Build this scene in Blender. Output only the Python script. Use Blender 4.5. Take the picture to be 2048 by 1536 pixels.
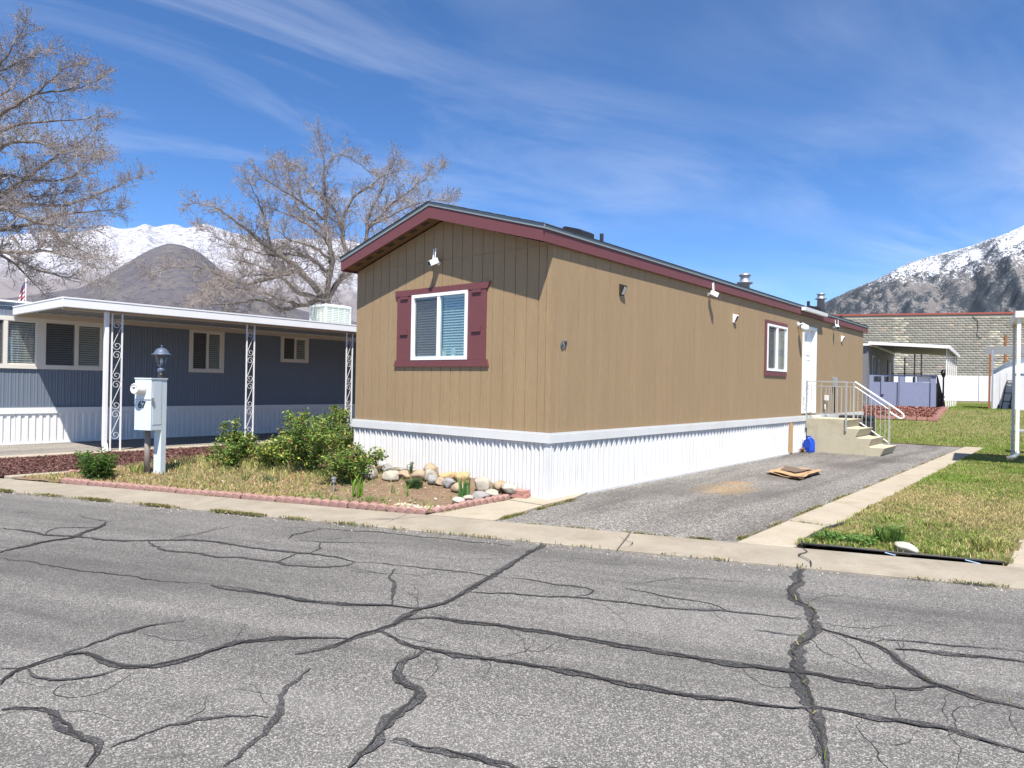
import bpy, math, random
import numpy as np
from mathutils import Vector, Matrix, noise as mnoise

for o in list(bpy.data.objects): bpy.data.objects.remove(o)
SC = bpy.context.scene
COL = SC.collection
R = math.radians

# ------------------------------------------------------------------ camera
CAM = Vector((5.7352, -7.6870, 1.6))
def set_camera():
    yaw, pit, rol = -0.69649, 0.001457, 0.018638
    f = Vector((math.sin(yaw)*math.cos(pit), math.cos(yaw)*math.cos(pit), math.sin(pit)))
    r = Vector((math.cos(yaw), -math.sin(yaw), 0)); u = r.cross(f)
    r2 = r*math.cos(rol)+u*math.sin(rol); u2 = -r*math.sin(rol)+u*math.cos(rol)
    m = Matrix(((r2.x, u2.x, -f.x, CAM.x), (r2.y, u2.y, -f.y, CAM.y), (r2.z, u2.z, -f.z, CAM.z), (0, 0, 0, 1)))
    cd = bpy.data.cameras.new('camera'); co = bpy.data.objects.new('camera', cd); COL.objects.link(co)
    co.matrix_world = m
    cd.sensor_width = 36; cd.lens = 36*1377.36/2048
    cd.clip_start = .1; cd.clip_end = 40000
    SC.camera = co
set_camera()

# ------------------------------------------------------------------ sky, sun, exposure
TO_SUN = Vector((.330, -.362, .872)).normalized()
def set_light():
    w = bpy.data.worlds.new('World'); SC.world = w; w.use_nodes = True
    nt = w.node_tree; nt.nodes.clear()
    out = nt.nodes.new('ShaderNodeOutputWorld'); bg = nt.nodes.new('ShaderNodeBackground')
    sky = nt.nodes.new('ShaderNodeTexSky'); sky.sky_type = 'NISHITA'; sky.sun_disc = False
    sky.sun_elevation = math.asin(TO_SUN.z); sky.sun_rotation = math.atan2(TO_SUN.x, TO_SUN.y)
    sky.altitude = 2600; sky.air_density = .72; sky.dust_density = .0; sky.ozone_density = 2.6
    # thin cirrus, laid out over the whole dome by direction
    tc = nt.nodes.new('ShaderNodeTexCoord'); sep = nt.nodes.new('ShaderNodeSeparateXYZ')
    nt.links.new(tc.outputs['Generated'], sep.inputs[0])
    def m(op, a, b=None):
        n = nt.nodes.new('ShaderNodeMath'); n.operation = op
        for i, x in enumerate((a, b)):
            if x is None: continue
            if isinstance(x, (int, float)): n.inputs[i].default_value = x
            else: nt.links.new(x, n.inputs[i])
        return n.outputs[0]
    zz = m('ADD', m('MAXIMUM', sep.outputs[2], 0.0), .12)
    px = m('DIVIDE', sep.outputs[0], zz); py = m('DIVIDE', sep.outputs[1], zz)
    cmb = nt.nodes.new('ShaderNodeCombineXYZ'); nt.links.new(px, cmb.inputs[0]); nt.links.new(py, cmb.inputs[1])
    mr = nt.nodes.new('ShaderNodeMapping'); mr.inputs['Rotation'].default_value = (0, 0, R(-68)); nt.links.new(cmb.outputs[0], mr.inputs[0])
    mp = nt.nodes.new('ShaderNodeMapping'); mp.inputs['Scale'].default_value = (.50, 1.1, 1)
    mp.inputs['Location'].default_value = (1.0, 2.0, 0)
    nt.links.new(mr.outputs[0], mp.inputs[0])
    def noise(scale, det, rough, dist, vec):
        n = nt.nodes.new('ShaderNodeTexNoise'); n.inputs['Scale'].default_value = scale; n.inputs['Detail'].default_value = det
        n.inputs['Roughness'].default_value = rough; n.inputs['Distortion'].default_value = dist
        nt.links.new(vec, n.inputs['Vector']); return n.outputs[0]
    n1 = noise(1.5, 9, .62, .7, mp.outputs[0]); n2 = noise(.55, 3, .5, .3, cmb.outputs[0])
    r1 = nt.nodes.new('ShaderNodeValToRGB'); r1.color_ramp.elements[0].position = .42; r1.color_ramp.elements[1].position = .88
    nt.links.new(n1, r1.inputs[0])
    r2 = nt.nodes.new('ShaderNodeValToRGB'); r2.color_ramp.elements[0].position = .36; r2.color_ramp.elements[1].position = .68
    nt.links.new(n2, r2.inputs[0])
    fac = m('MULTIPLY', m('MULTIPLY', r1.outputs[0], r2.outputs[0]), .62)
    hs = nt.nodes.new('ShaderNodeHueSaturation'); hs.inputs['Saturation'].default_value = 1.2; tn = nt.nodes.new('ShaderNodeMixRGB'); tn.blend_type = 'MULTIPLY'; tn.inputs[0].default_value = 1; tn.inputs[2].default_value = (.98, .98, 1.0, 1); nt.links.new(sky.outputs[0], tn.inputs[1]); nt.links.new(tn.outputs[0], hs.inputs['Color'])
    mx = nt.nodes.new('ShaderNodeMixRGB'); nt.links.new(fac, mx.inputs[0]); nt.links.new(hs.outputs[0], mx.inputs[1])
    mx.inputs[2].default_value = (4.9, 5.1, 5.6, 1)
    nt.links.new(mx.outputs[0], bg.inputs[0]); bg.inputs[1].default_value = SKY_STRENGTH
    nt.links.new(bg.outputs[0], out.inputs[0])
    sd = bpy.data.lights.new('sun', 'SUN'); sd.energy = 4.9; sd.angle = R(.53); sd.color = (1, .955, .89)
    so = bpy.data.objects.new('sun', sd); COL.objects.link(so)
    so.rotation_euler = TO_SUN.to_track_quat('Z', 'Y').to_euler(); so.location = (20, -20, 40)
    vs = SC.view_settings; vs.view_transform = 'Standard'; vs.look = 'None'; vs.gamma = 1; vs.use_curve_mapping = False
    vs.exposure = .90
SKY_STRENGTH = .128
set_light()

# ------------------------------------------------------------------ materials
def lin(r, g, b, k=1.0):
    def f(c):
        c /= 255
        return (c/12.92 if c <= .04045 else ((c+.055)/1.055)**2.4)*k
    return (f(r), f(g), f(b))
class NT:
    def __init__(s, name):
        s.m = bpy.data.materials.new(name); s.m.use_nodes = True; s.t = s.m.node_tree; s.t.nodes.clear()
        s.out = s.n('OutputMaterial'); s.p = s.n('BsdfPrincipled'); s.l(s.p.outputs[0], s.out.inputs[0])
        s.geo = s.n('NewGeometry'); s.pos = s.geo.outputs['Position']
    def n(s, typ, **k):
        x = s.t.nodes.new('ShaderNode'+typ)
        for a, b in k.items(): setattr(x, a, b)
        return x
    def l(s, a, b): s.t.links.new(a, b)
    def set(s, sock, v):
        if hasattr(v, 'is_linked') or isinstance(v, bpy.types.NodeSocket): s.l(v, sock)
        else:
            if isinstance(v, tuple) and len(v) == 3 and sock.type == 'RGBA': v = v+(1,)
            sock.default_value = v
    def math(s, op, a, b=0.0, c=None, clamp=False):
        x = s.n('Math', operation=op, use_clamp=clamp); s.set(x.inputs[0], a); s.set(x.inputs[1], b)
        if c is not None: s.set(x.inputs[2], c)
        return x.outputs[0]
    def mapping(s, vec=None, scale=(1, 1, 1), rot=(0, 0, 0), loc=(0, 0, 0)):
        x = s.n('Mapping'); s.l(vec or s.pos, x.inputs[0]); x.inputs['Scale'].default_value = scale
        x.inputs['Rotation'].default_value = rot; x.inputs['Location'].default_value = loc; return x.outputs[0]
    def noise(s, scale, det=4, rough=.55, dist=0, vec=None):
        x = s.n('TexNoise'); s.l(vec or s.pos, x.inputs['Vector']); x.inputs['Scale'].default_value = scale
        x.inputs['Detail'].default_value = det; x.inputs['Roughness'].default_value = rough; x.inputs['Distortion'].default_value = dist
        return x.outputs[0]
    def voro(s, scale, vec=None, feature='F1', out=0):
        x = s.n('TexVoronoi', feature=feature); s.l(vec or s.pos, x.inputs['Vector']); x.inputs['Scale'].default_value = scale
        return x.outputs[out]
    def ramp(s, fac, *stops):
        x = s.n('ValToRGB'); s.l(fac, x.inputs[0]); e = x.color_ramp.elements
        while len(e) < len(stops): e.new(.5)
        for i, (p, c) in enumerate(stops):
            e[i].position = p
            e[i].color = (c, c, c, 1) if isinstance(c, (int, float)) else tuple(c)+(1,)
        return x.outputs[0]
    def mix(s, fac, a, b, mode='MIX'):
        x = s.n('MixRGB', blend_type=mode); s.set(x.inputs[0], fac); s.set(x.inputs[1], a); s.set(x.inputs[2], b); return x.outputs[0]
    def bump(s, h, strength, dist, nrm=None):
        x = s.n('Bump'); x.inputs['Strength'].default_value = strength; x.inputs['Distance'].default_value = dist
        s.l(h, x.inputs['Height'])
        if nrm is not None: s.l(nrm, x.inputs['Normal'])
        s.l(x.outputs[0], s.p.inputs['Normal']); return x.outputs[0]
    def fin(s, col, rough=.6, metal=0, spec=None):
        s.set(s.p.inputs['Base Color'], col); s.set(s.p.inputs['Roughness'], rough); s.p.inputs['Metallic'].default_value = metal
        if spec is not None: s.p.inputs['Specular IOR Level'].default_value = spec
        return s.m
def mk(name, col, var=.12, scale=4, rough=.6, bump=0, bscale=60, bdist=.004, metal=0, stretch=(1, 1, 1), spec=None, dirt=0, dirtcol=(.2, .16, .11), fine=0):
    t = NT(name)
    v = t.mapping(scale=stretch)
    n = t.noise(scale, 5, .6, 0, v)
    c = t.mix(n, tuple(x*(1-var) for x in col), tuple(min(1, x*(1+var)) for x in col))
    if fine: c = t.mix(t.ramp(t.noise(scale*14, 3, .7), (.35, 0), (.7, fine)), c, tuple(x*.55 for x in col))
    if dirt:
        c = t.mix(t.math('MULTIPLY', t.ramp(t.noise(1.1, 6, .65), (.48, 0), (.75, 1)), dirt), c, dirtcol)
    if bump: t.bump(t.noise(bscale, 4, .6, 0, v), bump, bdist)
    return t.fin(c, rough, metal, spec)
def glassmat(name, tint, refl=1.0, dark=None):
    t = NT(name); t.t.nodes.remove(t.p)
    tr = t.n('BsdfTransparent'); tr.inputs[0].default_value = tint+(1,)
    gl = t.n('BsdfGlossy'); gl.inputs['Roughness'].default_value = .015; gl.inputs[0].default_value = (.9, .95, 1, 1)
    fr = t.n('Fresnel'); t.l(t.math('MULTIPLY_ADD', t.geo.outputs['Backfacing'], -.862, 1.52), fr.inputs[0])
    nz = t.noise(2.2, 2, .5); bp = t.n('Bump'); bp.inputs['Strength'].default_value = .05; bp.inputs['Distance'].default_value = .02
    t.l(nz, bp.inputs['Height']); t.l(bp.outputs[0], gl.inputs['Normal'])
    f = t.math('MULTIPLY', fr.outputs[0], refl, clamp=True)
    mx = t.n('MixShader'); t.l(f, mx.inputs[0]); t.l(tr.outputs[0], mx.inputs[1]); t.l(gl.outputs[0], mx.inputs[2])
    t.l(mx.outputs[0], t.out.inputs[0]); return t.m
def attrmat(name, rough=.6, spec=.3, trans=0):
    t = NT(name); a = t.n('Attribute', attribute_name='Col')
    m = t.fin(a.outputs[0], rough, 0, spec)
    if trans:
        tl = t.n('BsdfTranslucent'); t.l(a.outputs[0], tl.inputs[0]); mx = t.n('MixShader'); mx.inputs[0].default_value = trans
        t.l(t.p.outputs[0], mx.inputs[1]); t.l(tl.outputs[0], mx.inputs[2]); t.l(mx.outputs[0], t.out.inputs[0])
    return m

def siding_mat(name, col):
    t = NT(name)
    w = t.mapping(scale=(9, 9, 1.1))
    g = t.noise(3.2, 6, .62, 1.6, w)
    fine = t.noise(26, 4, .6, .4, t.mapping(scale=(3, 3, .55)))
    h = t.math('ADD', g, t.math('MULTIPLY', fine, .6))
    t.bump(h, .9, .006)
    c = t.mix(t.ramp(g, (.3, 0), (.75, 1)), tuple(x*.9 for x in col), tuple(x*1.08 for x in col))
    c = t.mix(t.math('MULTIPLY', t.ramp(t.noise(.8, 5, .6), (.45, 0), (.8, 1)), .3), c, tuple(x*.8 for x in col))
    c = t.mix(t.math('MULTIPLY', t.ramp(t.noise(5, 5, .65, 0, t.mapping(scale=(1, 1, .07))), (.45, 0), (.7, 1)), .30), c, tuple(min(1, x*1.22) for x in col))
    c = t.mix(t.math('MULTIPLY', t.ramp(t.noise(3.1, 6, .7, 0, t.mapping(scale=(1, 1, .12), loc=(5, 3, 1))), (.55, 0), (.75, 1)), .30), c, tuple(x*.7 for x in col))
    return t.fin(c, .62, 0, .3)
def asphalt(name, dark, light, chip, stains=(), sc=160, ang=-.3657):
    t = NT(name)
    vo = t.voro(sc, out=1); ag = t.math('MULTIPLY', t.n('SeparateColor').outputs[0], 1) if False else None
    sp = t.n('SeparateColor'); t.l(vo, sp.inputs[0])
    ag = sp.outputs[0]
    big = t.noise(.35, 5, .6); mid = t.noise(2.4, 5, .65)
    base = t.mix(t.ramp(big, (.32, 0), (.68, 1)), dark, light)
    base = t.mix(t.ramp(mid, (.3, .0), (.75, .45)), base, tuple(x*.72 for x in dark))
    c = t.mix(t.ramp(ag, (.0, .0), (.18, .0), (.19, .55), (.2, .0)), base, tuple(x*.35 for x in dark)) if False else base
    c = t.mix(t.ramp(ag, (0, .75), (.22, .0)), c, tuple(x*.3 for x in dark))
    c = t.mix(t.ramp(ag, (.62, 0), (.95, .85)), c, chip)
    f2 = t.noise(240, 2, .5); c = t.mix(t.ramp(f2, (.35, .35), (.6, 0)), c, tuple(x*.3 for x in dark))
    lane = t.noise(.9, 6, .62, .5, t.mapping(t.mapping(rot=(0, 0, ang)), scale=(.16, 1.3, 1)))
    c = t.mix(t.ramp(lane, (.46, 0), (.66, .62)), c, tuple(x*.52 for x in dark)); c = t.mix(t.ramp(lane, (.28, .35), (.45, 0)), c, tuple(min(1, x*1.5) for x in light))
    c = t.mix(t.ramp(t.noise(1.7, 6, .7, .8), (.60, 0), (.70, .5)), c, tuple(x*.45 for x in dark))
    for (x, y, rx, ry, rot, colr, k) in stains:
        mp = t.mapping(scale=(1/rx, 1/ry, 0), rot=(0, 0, 0), loc=(-x/rx, -y/ry, 0))
        wob = t.n('VectorMath', operation='ADD'); t.l(mp, wob.inputs[0])
        nn = t.n('TexNoise'); t.l(t.pos, nn.inputs['Vector']); nn.inputs['Scale'].default_value = 3.0; nn.inputs['Detail'].default_value = 5
        sc = t.n('VectorMath', operation='SCALE'); t.l(nn.outputs[1], sc.inputs[0]); sc.inputs['Scale'].default_value = .9
        of = t.n('VectorMath', operation='SUBTRACT'); t.l(sc.outputs[0], of.inputs[0]); of.inputs[1].default_value = (.45, .45, .45)
        t.l(of.outputs[0], wob.inputs[1])
        fl = t.n('VectorMath', operation='MULTIPLY'); t.l(wob.outputs[0], fl.inputs[0]); fl.inputs[1].default_value = (1, 1, 0)
        ln = t.n('VectorMath', operation='LENGTH'); t.l(fl.outputs[0], ln.inputs[0])
        c = t.mix(t.math('MULTIPLY', t.ramp(ln.outputs['Value'], (.25, 1), (1, 0)), k), c, t.mix(.65, c, colr, 'MULTIPLY') if False else colr)
        # keep the stone chips reading through the stain
        c = t.mix(t.math('MULTIPLY', t.ramp(ag, (.62, 0), (.95, .6)), t.math('MULTIPLY', t.ramp(ln.outputs['Value'], (.25, 1), (1, 0)), 1)), c, tuple(min(1, q*1.9) for q in colr))
    t.bump(t.math('ADD', t.math('MULTIPLY', ag, .8), t.noise(160, 3, .6)), .45, .004)
    return t.fin(c, .85, 0, .25)
def concrete_mat(name, col, dark=.75):
    t = NT(name)
    n = t.noise(1.3, 7, .65); n2 = t.noise(38, 4, .65)
    c = t.mix(t.ramp(n, (.33, 0), (.7, 1)), tuple(x*dark for x in col), col)
    c = t.mix(t.ramp(n2, (.3, .4), (.62, 0)), c, tuple(x*.62 for x in col))
    c = t.mix(t.math('MULTIPLY', t.ramp(t.noise(2.3, 7, .72, .6), (.5, 0), (.72, 1)), .55), c, (col[0]*.55, col[1]*.5, col[2]*.42))
    t.bump(n2, .35, .004); return t.fin(c, .85, 0, .2)
def soil_mat(name, a, b, c3, scale=5):
    t = NT(name)
    n = t.noise(scale, 8, .7); n2 = t.noise(60, 4, .7)
    c = t.mix(t.ramp(n, (.35, 0), (.65, 1)), a, b); c = t.mix(t.ramp(n2, (.5, 0), (.72, .8)), c, c3)
    t.bump(t.math('ADD', n2, t.noise(18, 4, .6)), .8, .02); return t.fin(c, .95, 0, .1)
def bark_mat(name, a, b):
    t = NT(name); n = t.noise(9, 6, .7, 0, t.mapping(scale=(1, 1, .35)))
    t.bump(n, .6, .02); return t.fin(t.mix(t.ramp(n, (.35, 0), (.65, 1)), a, b), .85, 0, .15)

M = {}
M['siding'] = siding_mat('brown_siding', lin(171, 145, 110, .79))
M['maroon'] = mk('maroon_paint', lin(120, 68, 70, .78), .1, 6, .6, .5, 30, .004, stretch=(1, 1, 1))
M['white_vinyl'] = mk('white_vinyl', (.62, .62, .605), .07, 3, .40, 0, spec=.4, dirt=.22, dirtcol=(.42, .36, .27))
M['white'] = mk('white_paint', (.82, .83, .83), .04, 3, .45)
M['white_metal'] = mk('white_painted_metal', (.80, .79, .76), .04, 2, .4, dirt=.1, dirtcol=(.55, .5, .42))
M['drip'] = mk('grey_drip_edge', (.21, .25, .25), .08, 4, .45, metal=0)
M['shingle'] = mk('dark_shingles', (.045, .043, .045), .3, 20, .9, .6, 90)
M['soffit'] = mk('brown_soffit', lin(128, 100, 70, .8), .1, 5, .7)
M['vent_dark'] = mk('dark_vent', (.05, .04, .03), .1, 9, .8)
M['interior'] = mk('dim_interior', (.05, .05, .05), .2, 3, .9)
M['blind'] = mk('white_blind', (.80, .79, .76), .04, 4, .5)
M['screen'] = None
M['glass'] = glassmat('window_glass', (.80, .88, .86), 2.2)
M['glass_plain'] = glassmat('side_window_glass', (.88, .91, .90), 2.4)
M['glass_lamp'] = glassmat('lantern_glass', (.9, .9, .88), 1.2)
M['black'] = mk('black_plastic', (.02, .02, .022), .15, 8, .5)
M['rubber'] = mk('black_rubber', (.035, .035, .038), .2, 8, .6)
M['galv'] = mk('galvanised_metal', (.48, .50, .52), .12, 9, .38, metal=.7)
M['steel_rail'] = mk('painted_grey_steel', (.42, .42, .40), .1, 9, .45, metal=.35)
M['steps'] = concrete_mat('cream_concrete', (.50, .45, .33), .88)
M['concrete'] = concrete_mat('pale_concrete', (.42, .365, .28), .8)
M['gutter'] = concrete_mat('worn_concrete', (.35, .306, .24), .72)
M['road'] = asphalt('old_asphalt', (.118, .112, .104), (.168, .160, .149), (.44, .415, .38))
M['drive'] = asphalt('driveway_asphalt', (.125, .116, .106), (.20, .186, .168), (.54, .50, .45),
    [(1.3, 2.95, .55, .95, 0, (.27, .18, .085), .5), (1.15, 3.8, .3, .4, 0, (.29, .18, .08), .4), (2.05, 3.0, .35, 1.0, 0, (.075, .07, .066), .5), (1.5, 5.2, .65, .8, 0, (.085, .07, .06), .45), (1.7, 8.4, .7, 1.1, 0, (.08, .07, .065), .6), (2.1, 10.2, .5, 1.0, 0, (.07, .06, .055), .6), (.9, 2.2, .5, 1.1, 0, (.09, .085, .08), .35)], 75, -1.5708)
M['drive_left'] = asphalt('neighbour_asphalt', (.21, .19, .165), (.27, .245, .215), (.5, .46, .40), (), 110, -1.5708)
M['tar'] = asphalt('crack_sealant', (.042, .042, .043), (.060, .058, .058), (.17, .16, .155))
M['crack'] = mk('open_crack', (.028, .026, .025), .3, 20, .95)
M['soil'] = soil_mat('garden_soil', (.16, .10, .065), (.24, .165, .11), (.34, .27, .2))
M['dirt'] = soil_mat('dry_ground', (.17, .13, .09), (.22, .18, .12), (.3, .26, .19), 1.2)
M['lawn_soil'] = soil_mat('lawn_soil', (.13, .125, .05), (.21, .18, .085), (.30, .25, .14), 2.2)
M['mulch_dark'] = soil_mat('red_mulch', (.075, .03, .026), (.13, .05, .042), (.035, .018, .016), 25)
M['mulch_bright'] = soil_mat('bright_mulch', (.12, .045, .032), (.20, .08, .06), (.06, .025, .02), 14)
M['edging'] = mk('pink_edging_concrete', (.33, .19, .16), .22, 9, .85, .5, 70, fine=.35)
M['brick'] = mk('pink_brick', (.40, .20, .165), .2, 8, .85, .4, 60)
M['blue_wall'] = mk('blue_aluminium_siding', lin(120, 131, 145, .80), .06, 3, .5, dirt=.1)
M['cream_trim'] = mk('cream_trim', (.70, .66, .58), .05, 4, .5)
M['beige'] = mk('beige_trim', (.60, .53, .43), .06, 4, .55)
M['pale_blue_box'] = mk('pale_blue_metal', (.60, .68, .71), .05, 5, .42, dirt=.08)
M['meter_white'] = mk('meter_plastic', (.72, .70, .65), .04, 6, .3)
M['conduit'] = mk('brown_conduit', (.25, .20, .17), .12, 8, .6)
M['lamp_metal'] = mk('blue_grey_lamp_metal', (.075, .10, .15), .2, 12, .5)
M['number_black'] = mk('black_numeral', (.015, .015, .018), .05, 8, .4)
M['cooler_frame'] = mk('cooler_frame', (.70, .74, .73), .05, 5, .5)
M['cooler_pad'] = mk('cooler_pad', (.50, .55, .46), .12, 30, .8, .5, 120, fine=.3)
M['wood'] = mk('raw_plywood', (.50, .30, .14), .25, 3, .75, .3, 20, stretch=(8, 8, .8))
M['cardboard'] = mk('cardboard', (.40, .26, .14), .12, 5, .85, fine=.2)
M['card_dark'] = mk('soaked_cardboard', (.13, .09, .065), .25, 9, .9)
M['jug'] = mk('blue_jug_plastic', (.012, .07, .50), .1, 6, .3)
M['paper'] = mk('litter_paper', (.7, .68, .64), .15, 20, .8)
M['litter_brown'] = mk('litter_brown', (.28, .17, .10), .3, 20, .9)
M['litter_blue'] = mk('litter_blue', (.35, .48, .62), .2, 20, .6)
M['rust'] = mk('rusty_metal', (.26, .10, .035), .35, 14, .85)
M['grey_wall'] = mk('grey_clapboard', (.17, .17, .18), .1, 4, .6)
M['purple'] = mk('lavender_stucco', (.22, .25, .365), .12, 5, .75, .5, 25, .01)
M['awning_shade'] = mk('shaded_awning_metal', (.24, .24, .235), .08, 4, .6)  # white awning metal darkened in its colour to stand for shade
M['red_coping'] = mk('red_coping', (.30, .07, .05), .1, 3, .6)
M['white_block'] = mk('white_painted_block', (.74, .75, .76), .08, 2.5, .75, .5, 12, .02, dirt=.2, dirtcol=(.5, .5, .5))
M['shed'] = mk('pale_shed_metal', (.66, .66, .67), .06, 3, .5, dirt=.12)
M['shed_blue'] = mk('pale_blue_shed_metal', (.62, .68, .72), .05, 3, .5)
M['bark'] = bark_mat('grey_brown_bark', (.085, .07, .06), (.22, .19, .165))
M['twig'] = mk('pale_twigs', (.275, .245, .225), .45, 2, .8)
M['bud'] = mk('brown_buds', (.17, .11, .085), .3, 6, .8)
M['leaf'] = attrmat('leaf_green', .55, .3, .25)
M['blade'] = attrmat('grass_blades', .65, .2, .3)
M['attr'] = attrmat('tinted_surface', .8, .2)
M['stem'] = mk('green_stem', (.10, .13, .05), .2, 10, .7)
M['flag_red'] = mk('flag_red', (.5, .03, .05), .08, 8, .7); M['flag_white'] = mk('flag_white', (.75, .75, .75), .05, 8, .7); M['flag_blue'] = mk('flag_blue', (.03, .05, .2), .1, 8, .7)
M['rock_tan'] = mk('tan_rock', (.35, .265, .175), .25, 7, .9, .6, 25, .02, fine=.25)
M['rock_pale'] = mk('pale_rock', (.37, .33, .265), .22, 8, .9, .6, 25, .02, fine=.2)
M['rock_grey'] = mk('grey_rock', (.28, .265, .25), .2, 8, .9, .6, 25, .02, fine=.25)
M['rock_ochre'] = mk('ochre_rock', (.46, .31, .15), .35, 9, .9, .7, 25, .02, fine=.3)
M['rock_white'] = mk('white_rock', (.47, .43, .35), .2, 12, .9, .7, 25, .02, fine=.25)
M['sticker'] = mk('dark_sticker', (.08, .09, .14), .1, 8, .5)
M['globe'] = mk('white_glass_globe', (.8, .8, .78), .02, 4, .2)
def screenmat():
    t = NT('insect_screen'); t.t.nodes.remove(t.p)
    tr = t.n('BsdfTransparent'); df = t.n('BsdfDiffuse'); df.inputs[0].default_value = (.09, .09, .095, 1)
    mx = t.n('MixShader'); mx.inputs[0].default_value = .5; t.l(tr.outputs[0], mx.inputs[1]); t.l(df.outputs[0], mx.inputs[2]); t.l(mx.outputs[0], t.out.inputs[0]); return t.m
M['screen'] = screenmat()

# ------------------------------------------------------------------ mesh helpers
ORG = {}
class MB:
    def __init__(s): s.v = []; s.f = []
    def add(s, vs, fs):
        b = len(s.v); s.v += [tuple(v) for v in vs]; s.f += [tuple(i+b for i in q) for q in fs]; return s
    def box(s, x0, x1, y0, y1, z0, z1):
        return s.add([(x0, y0, z0), (x1, y0, z0), (x1, y1, z0), (x0, y1, z0), (x0, y0, z1), (x1, y0, z1), (x1, y1, z1), (x0, y1, z1)],
                     [(0, 3, 2, 1), (4, 5, 6, 7), (0, 1, 5, 4), (1, 2, 6, 5), (2, 3, 7, 6), (3, 0, 4, 7)])
    def cbox(s, x0, x1, y0, y1, z0, z1, c=.006):
        # box with its vertical edges and top chamfered
        q = [(x0+c, y0), (x1-c, y0), (x1, y0+c), (x1, y1-c), (x1-c, y1), (x0+c, y1), (x0, y1-c), (x0, y0+c)]
        cx, cy = (x0+x1)/2, (y0+y1)/2
        v = [(x, y, z0) for x, y in q]+[(x, y, z1-c) for x, y in q]
        v += [(x+(c if x < cx else -c), y+(c if y < cy else -c), z1) for x, y in q]
        f = [tuple(range(7, -1, -1)), tuple(range(16, 24))]
        for k in (0, 8):
            for i in range(8): j = (i+1) % 8; f.append((k+i, k+j, k+8+j, k+8+i))
        return s.add(v, f)
    def prism(s, poly, ext):
        n = len(poly); e = Vector(ext); a = [Vector(p) for p in poly]
        nrm = Vector((0, 0, 0))
        for i in range(n): nrm += a[i].cross(a[(i+1) % n])
        if nrm.dot(e) > 0: a = a[::-1]
        v = a+[p+e for p in a]
        f = [tuple(range(n)), tuple(range(2*n-1, n-1, -1))]+[(i, i+n, (i+1) % n+n, (i+1) % n) for i in range(n)]
        return s.add(v, f)
    def obox(s, c, size, mat3=None):
        m = mat3 or Matrix.Identity(3); c = Vector(c); hx, hy, hz = [q/2 for q in size]
        v = [c+m@Vector((sx*hx, sy*hy, sz*hz)) for sz in (-1, 1) for sx, sy in ((-1, -1), (1, -1), (1, 1), (-1, 1))]
        return s.add(v, [(0, 3, 2, 1), (4, 5, 6, 7), (0, 1, 5, 4), (1, 2, 6, 5), (2, 3, 7, 6), (3, 0, 4, 7)])
    def tube(s, pts, r, n=6, cap=True):
        pts = [Vector(p) for p in pts]; rs = [r]*len(pts) if isinstance(r, (int, float)) else list(r)
        up = None; b = len(s.v)
        for i, p in enumerate(pts):
            d = (pts[min(i+1, len(pts)-1)]-pts[max(i-1, 0)]).normalized()
            if up is None:
                up = Vector((0, 0, 1)) if abs(d.z) < .9 else Vector((1, 0, 0))
            x = d.cross(up)
            if x.length < 1e-5: x = d.cross(Vector((1, .3, 0)))
            x.normalize(); y = x.cross(d).normalized(); up = y
            for k in range(n):
                a = 2*math.pi*k/n+math.pi/n; s.v.append(tuple(p+(x*math.cos(a)+y*math.sin(a))*rs[i]))
        for i in range(len(pts)-1):
            for k in range(n):
                a = b+i*n+k; c = b+i*n+(k+1) % n; s.f.append((a, c, c+n, a+n))
        if cap: s.f.append(tuple(b+k for k in range(n))[::-1]); e = b+(len(pts)-1)*n; s.f.append(tuple(e+k for k in range(n)))
        return s
    def lathe(s, prof, c, n=16, axis=(0, 0, 1)):
        q = Vector((0, 0, 1)).rotation_difference(Vector(axis)); c = Vector(c); b = len(s.v)
        for r, z in prof:
            for k in range(n):
                a = 2*math.pi*k/n; s.v.append(tuple(c+q@Vector((r*math.cos(a), r*math.sin(a), z))))
        for i in range(len(prof)-1):
            for k in range(n):
                a = b+i*n+k; d = b+i*n+(k+1) % n; s.f.append((a, d, d+n, a+n))
        s.f.append(tuple(b+k for k in range(n))[::-1]); e = b+(len(prof)-1)*n; s.f.append(tuple(e+k for k in range(n)))
        return s
    def build(s, name, mat, parent=None, smooth=False, origin=None):
        me = bpy.data.meshes.new(name)
        og = Vector(ORG.get(parent.name, (0, 0, 0))) if parent else Vector(origin or (0, 0, 0))
        me.from_pydata([(v[0]-og.x, v[1]-og.y, v[2]-og.z) for v in s.v], [], s.f)
        me.materials.append(M[mat] if isinstance(mat, str) else mat)
        if smooth: me.polygons.foreach_set('use_smooth', [True]*len(me.polygons))
        o = bpy.data.objects.new(name, me); COL.objects.link(o)
        if parent: o.parent = parent
        else: o.location = og
        ORG[o.name] = tuple(og)
        return o
def thing(name, label, cat, loc=(0, 0, 0), group=None):
    o = bpy.data.objects.new(name, None); COL.objects.link(o); o.location = loc; o.empty_display_size = .2
    ORG[o.name] = tuple(loc); return tag(o, label, cat, group)
def tag(o, label, cat, group=None):
    o['label'] = label; o['category'] = cat
    if group: o['group'] = group
    return o
def struct(o): o['kind'] = 'structure'; return o
def stuff(o): o['kind'] = 'stuff'; return o
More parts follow.
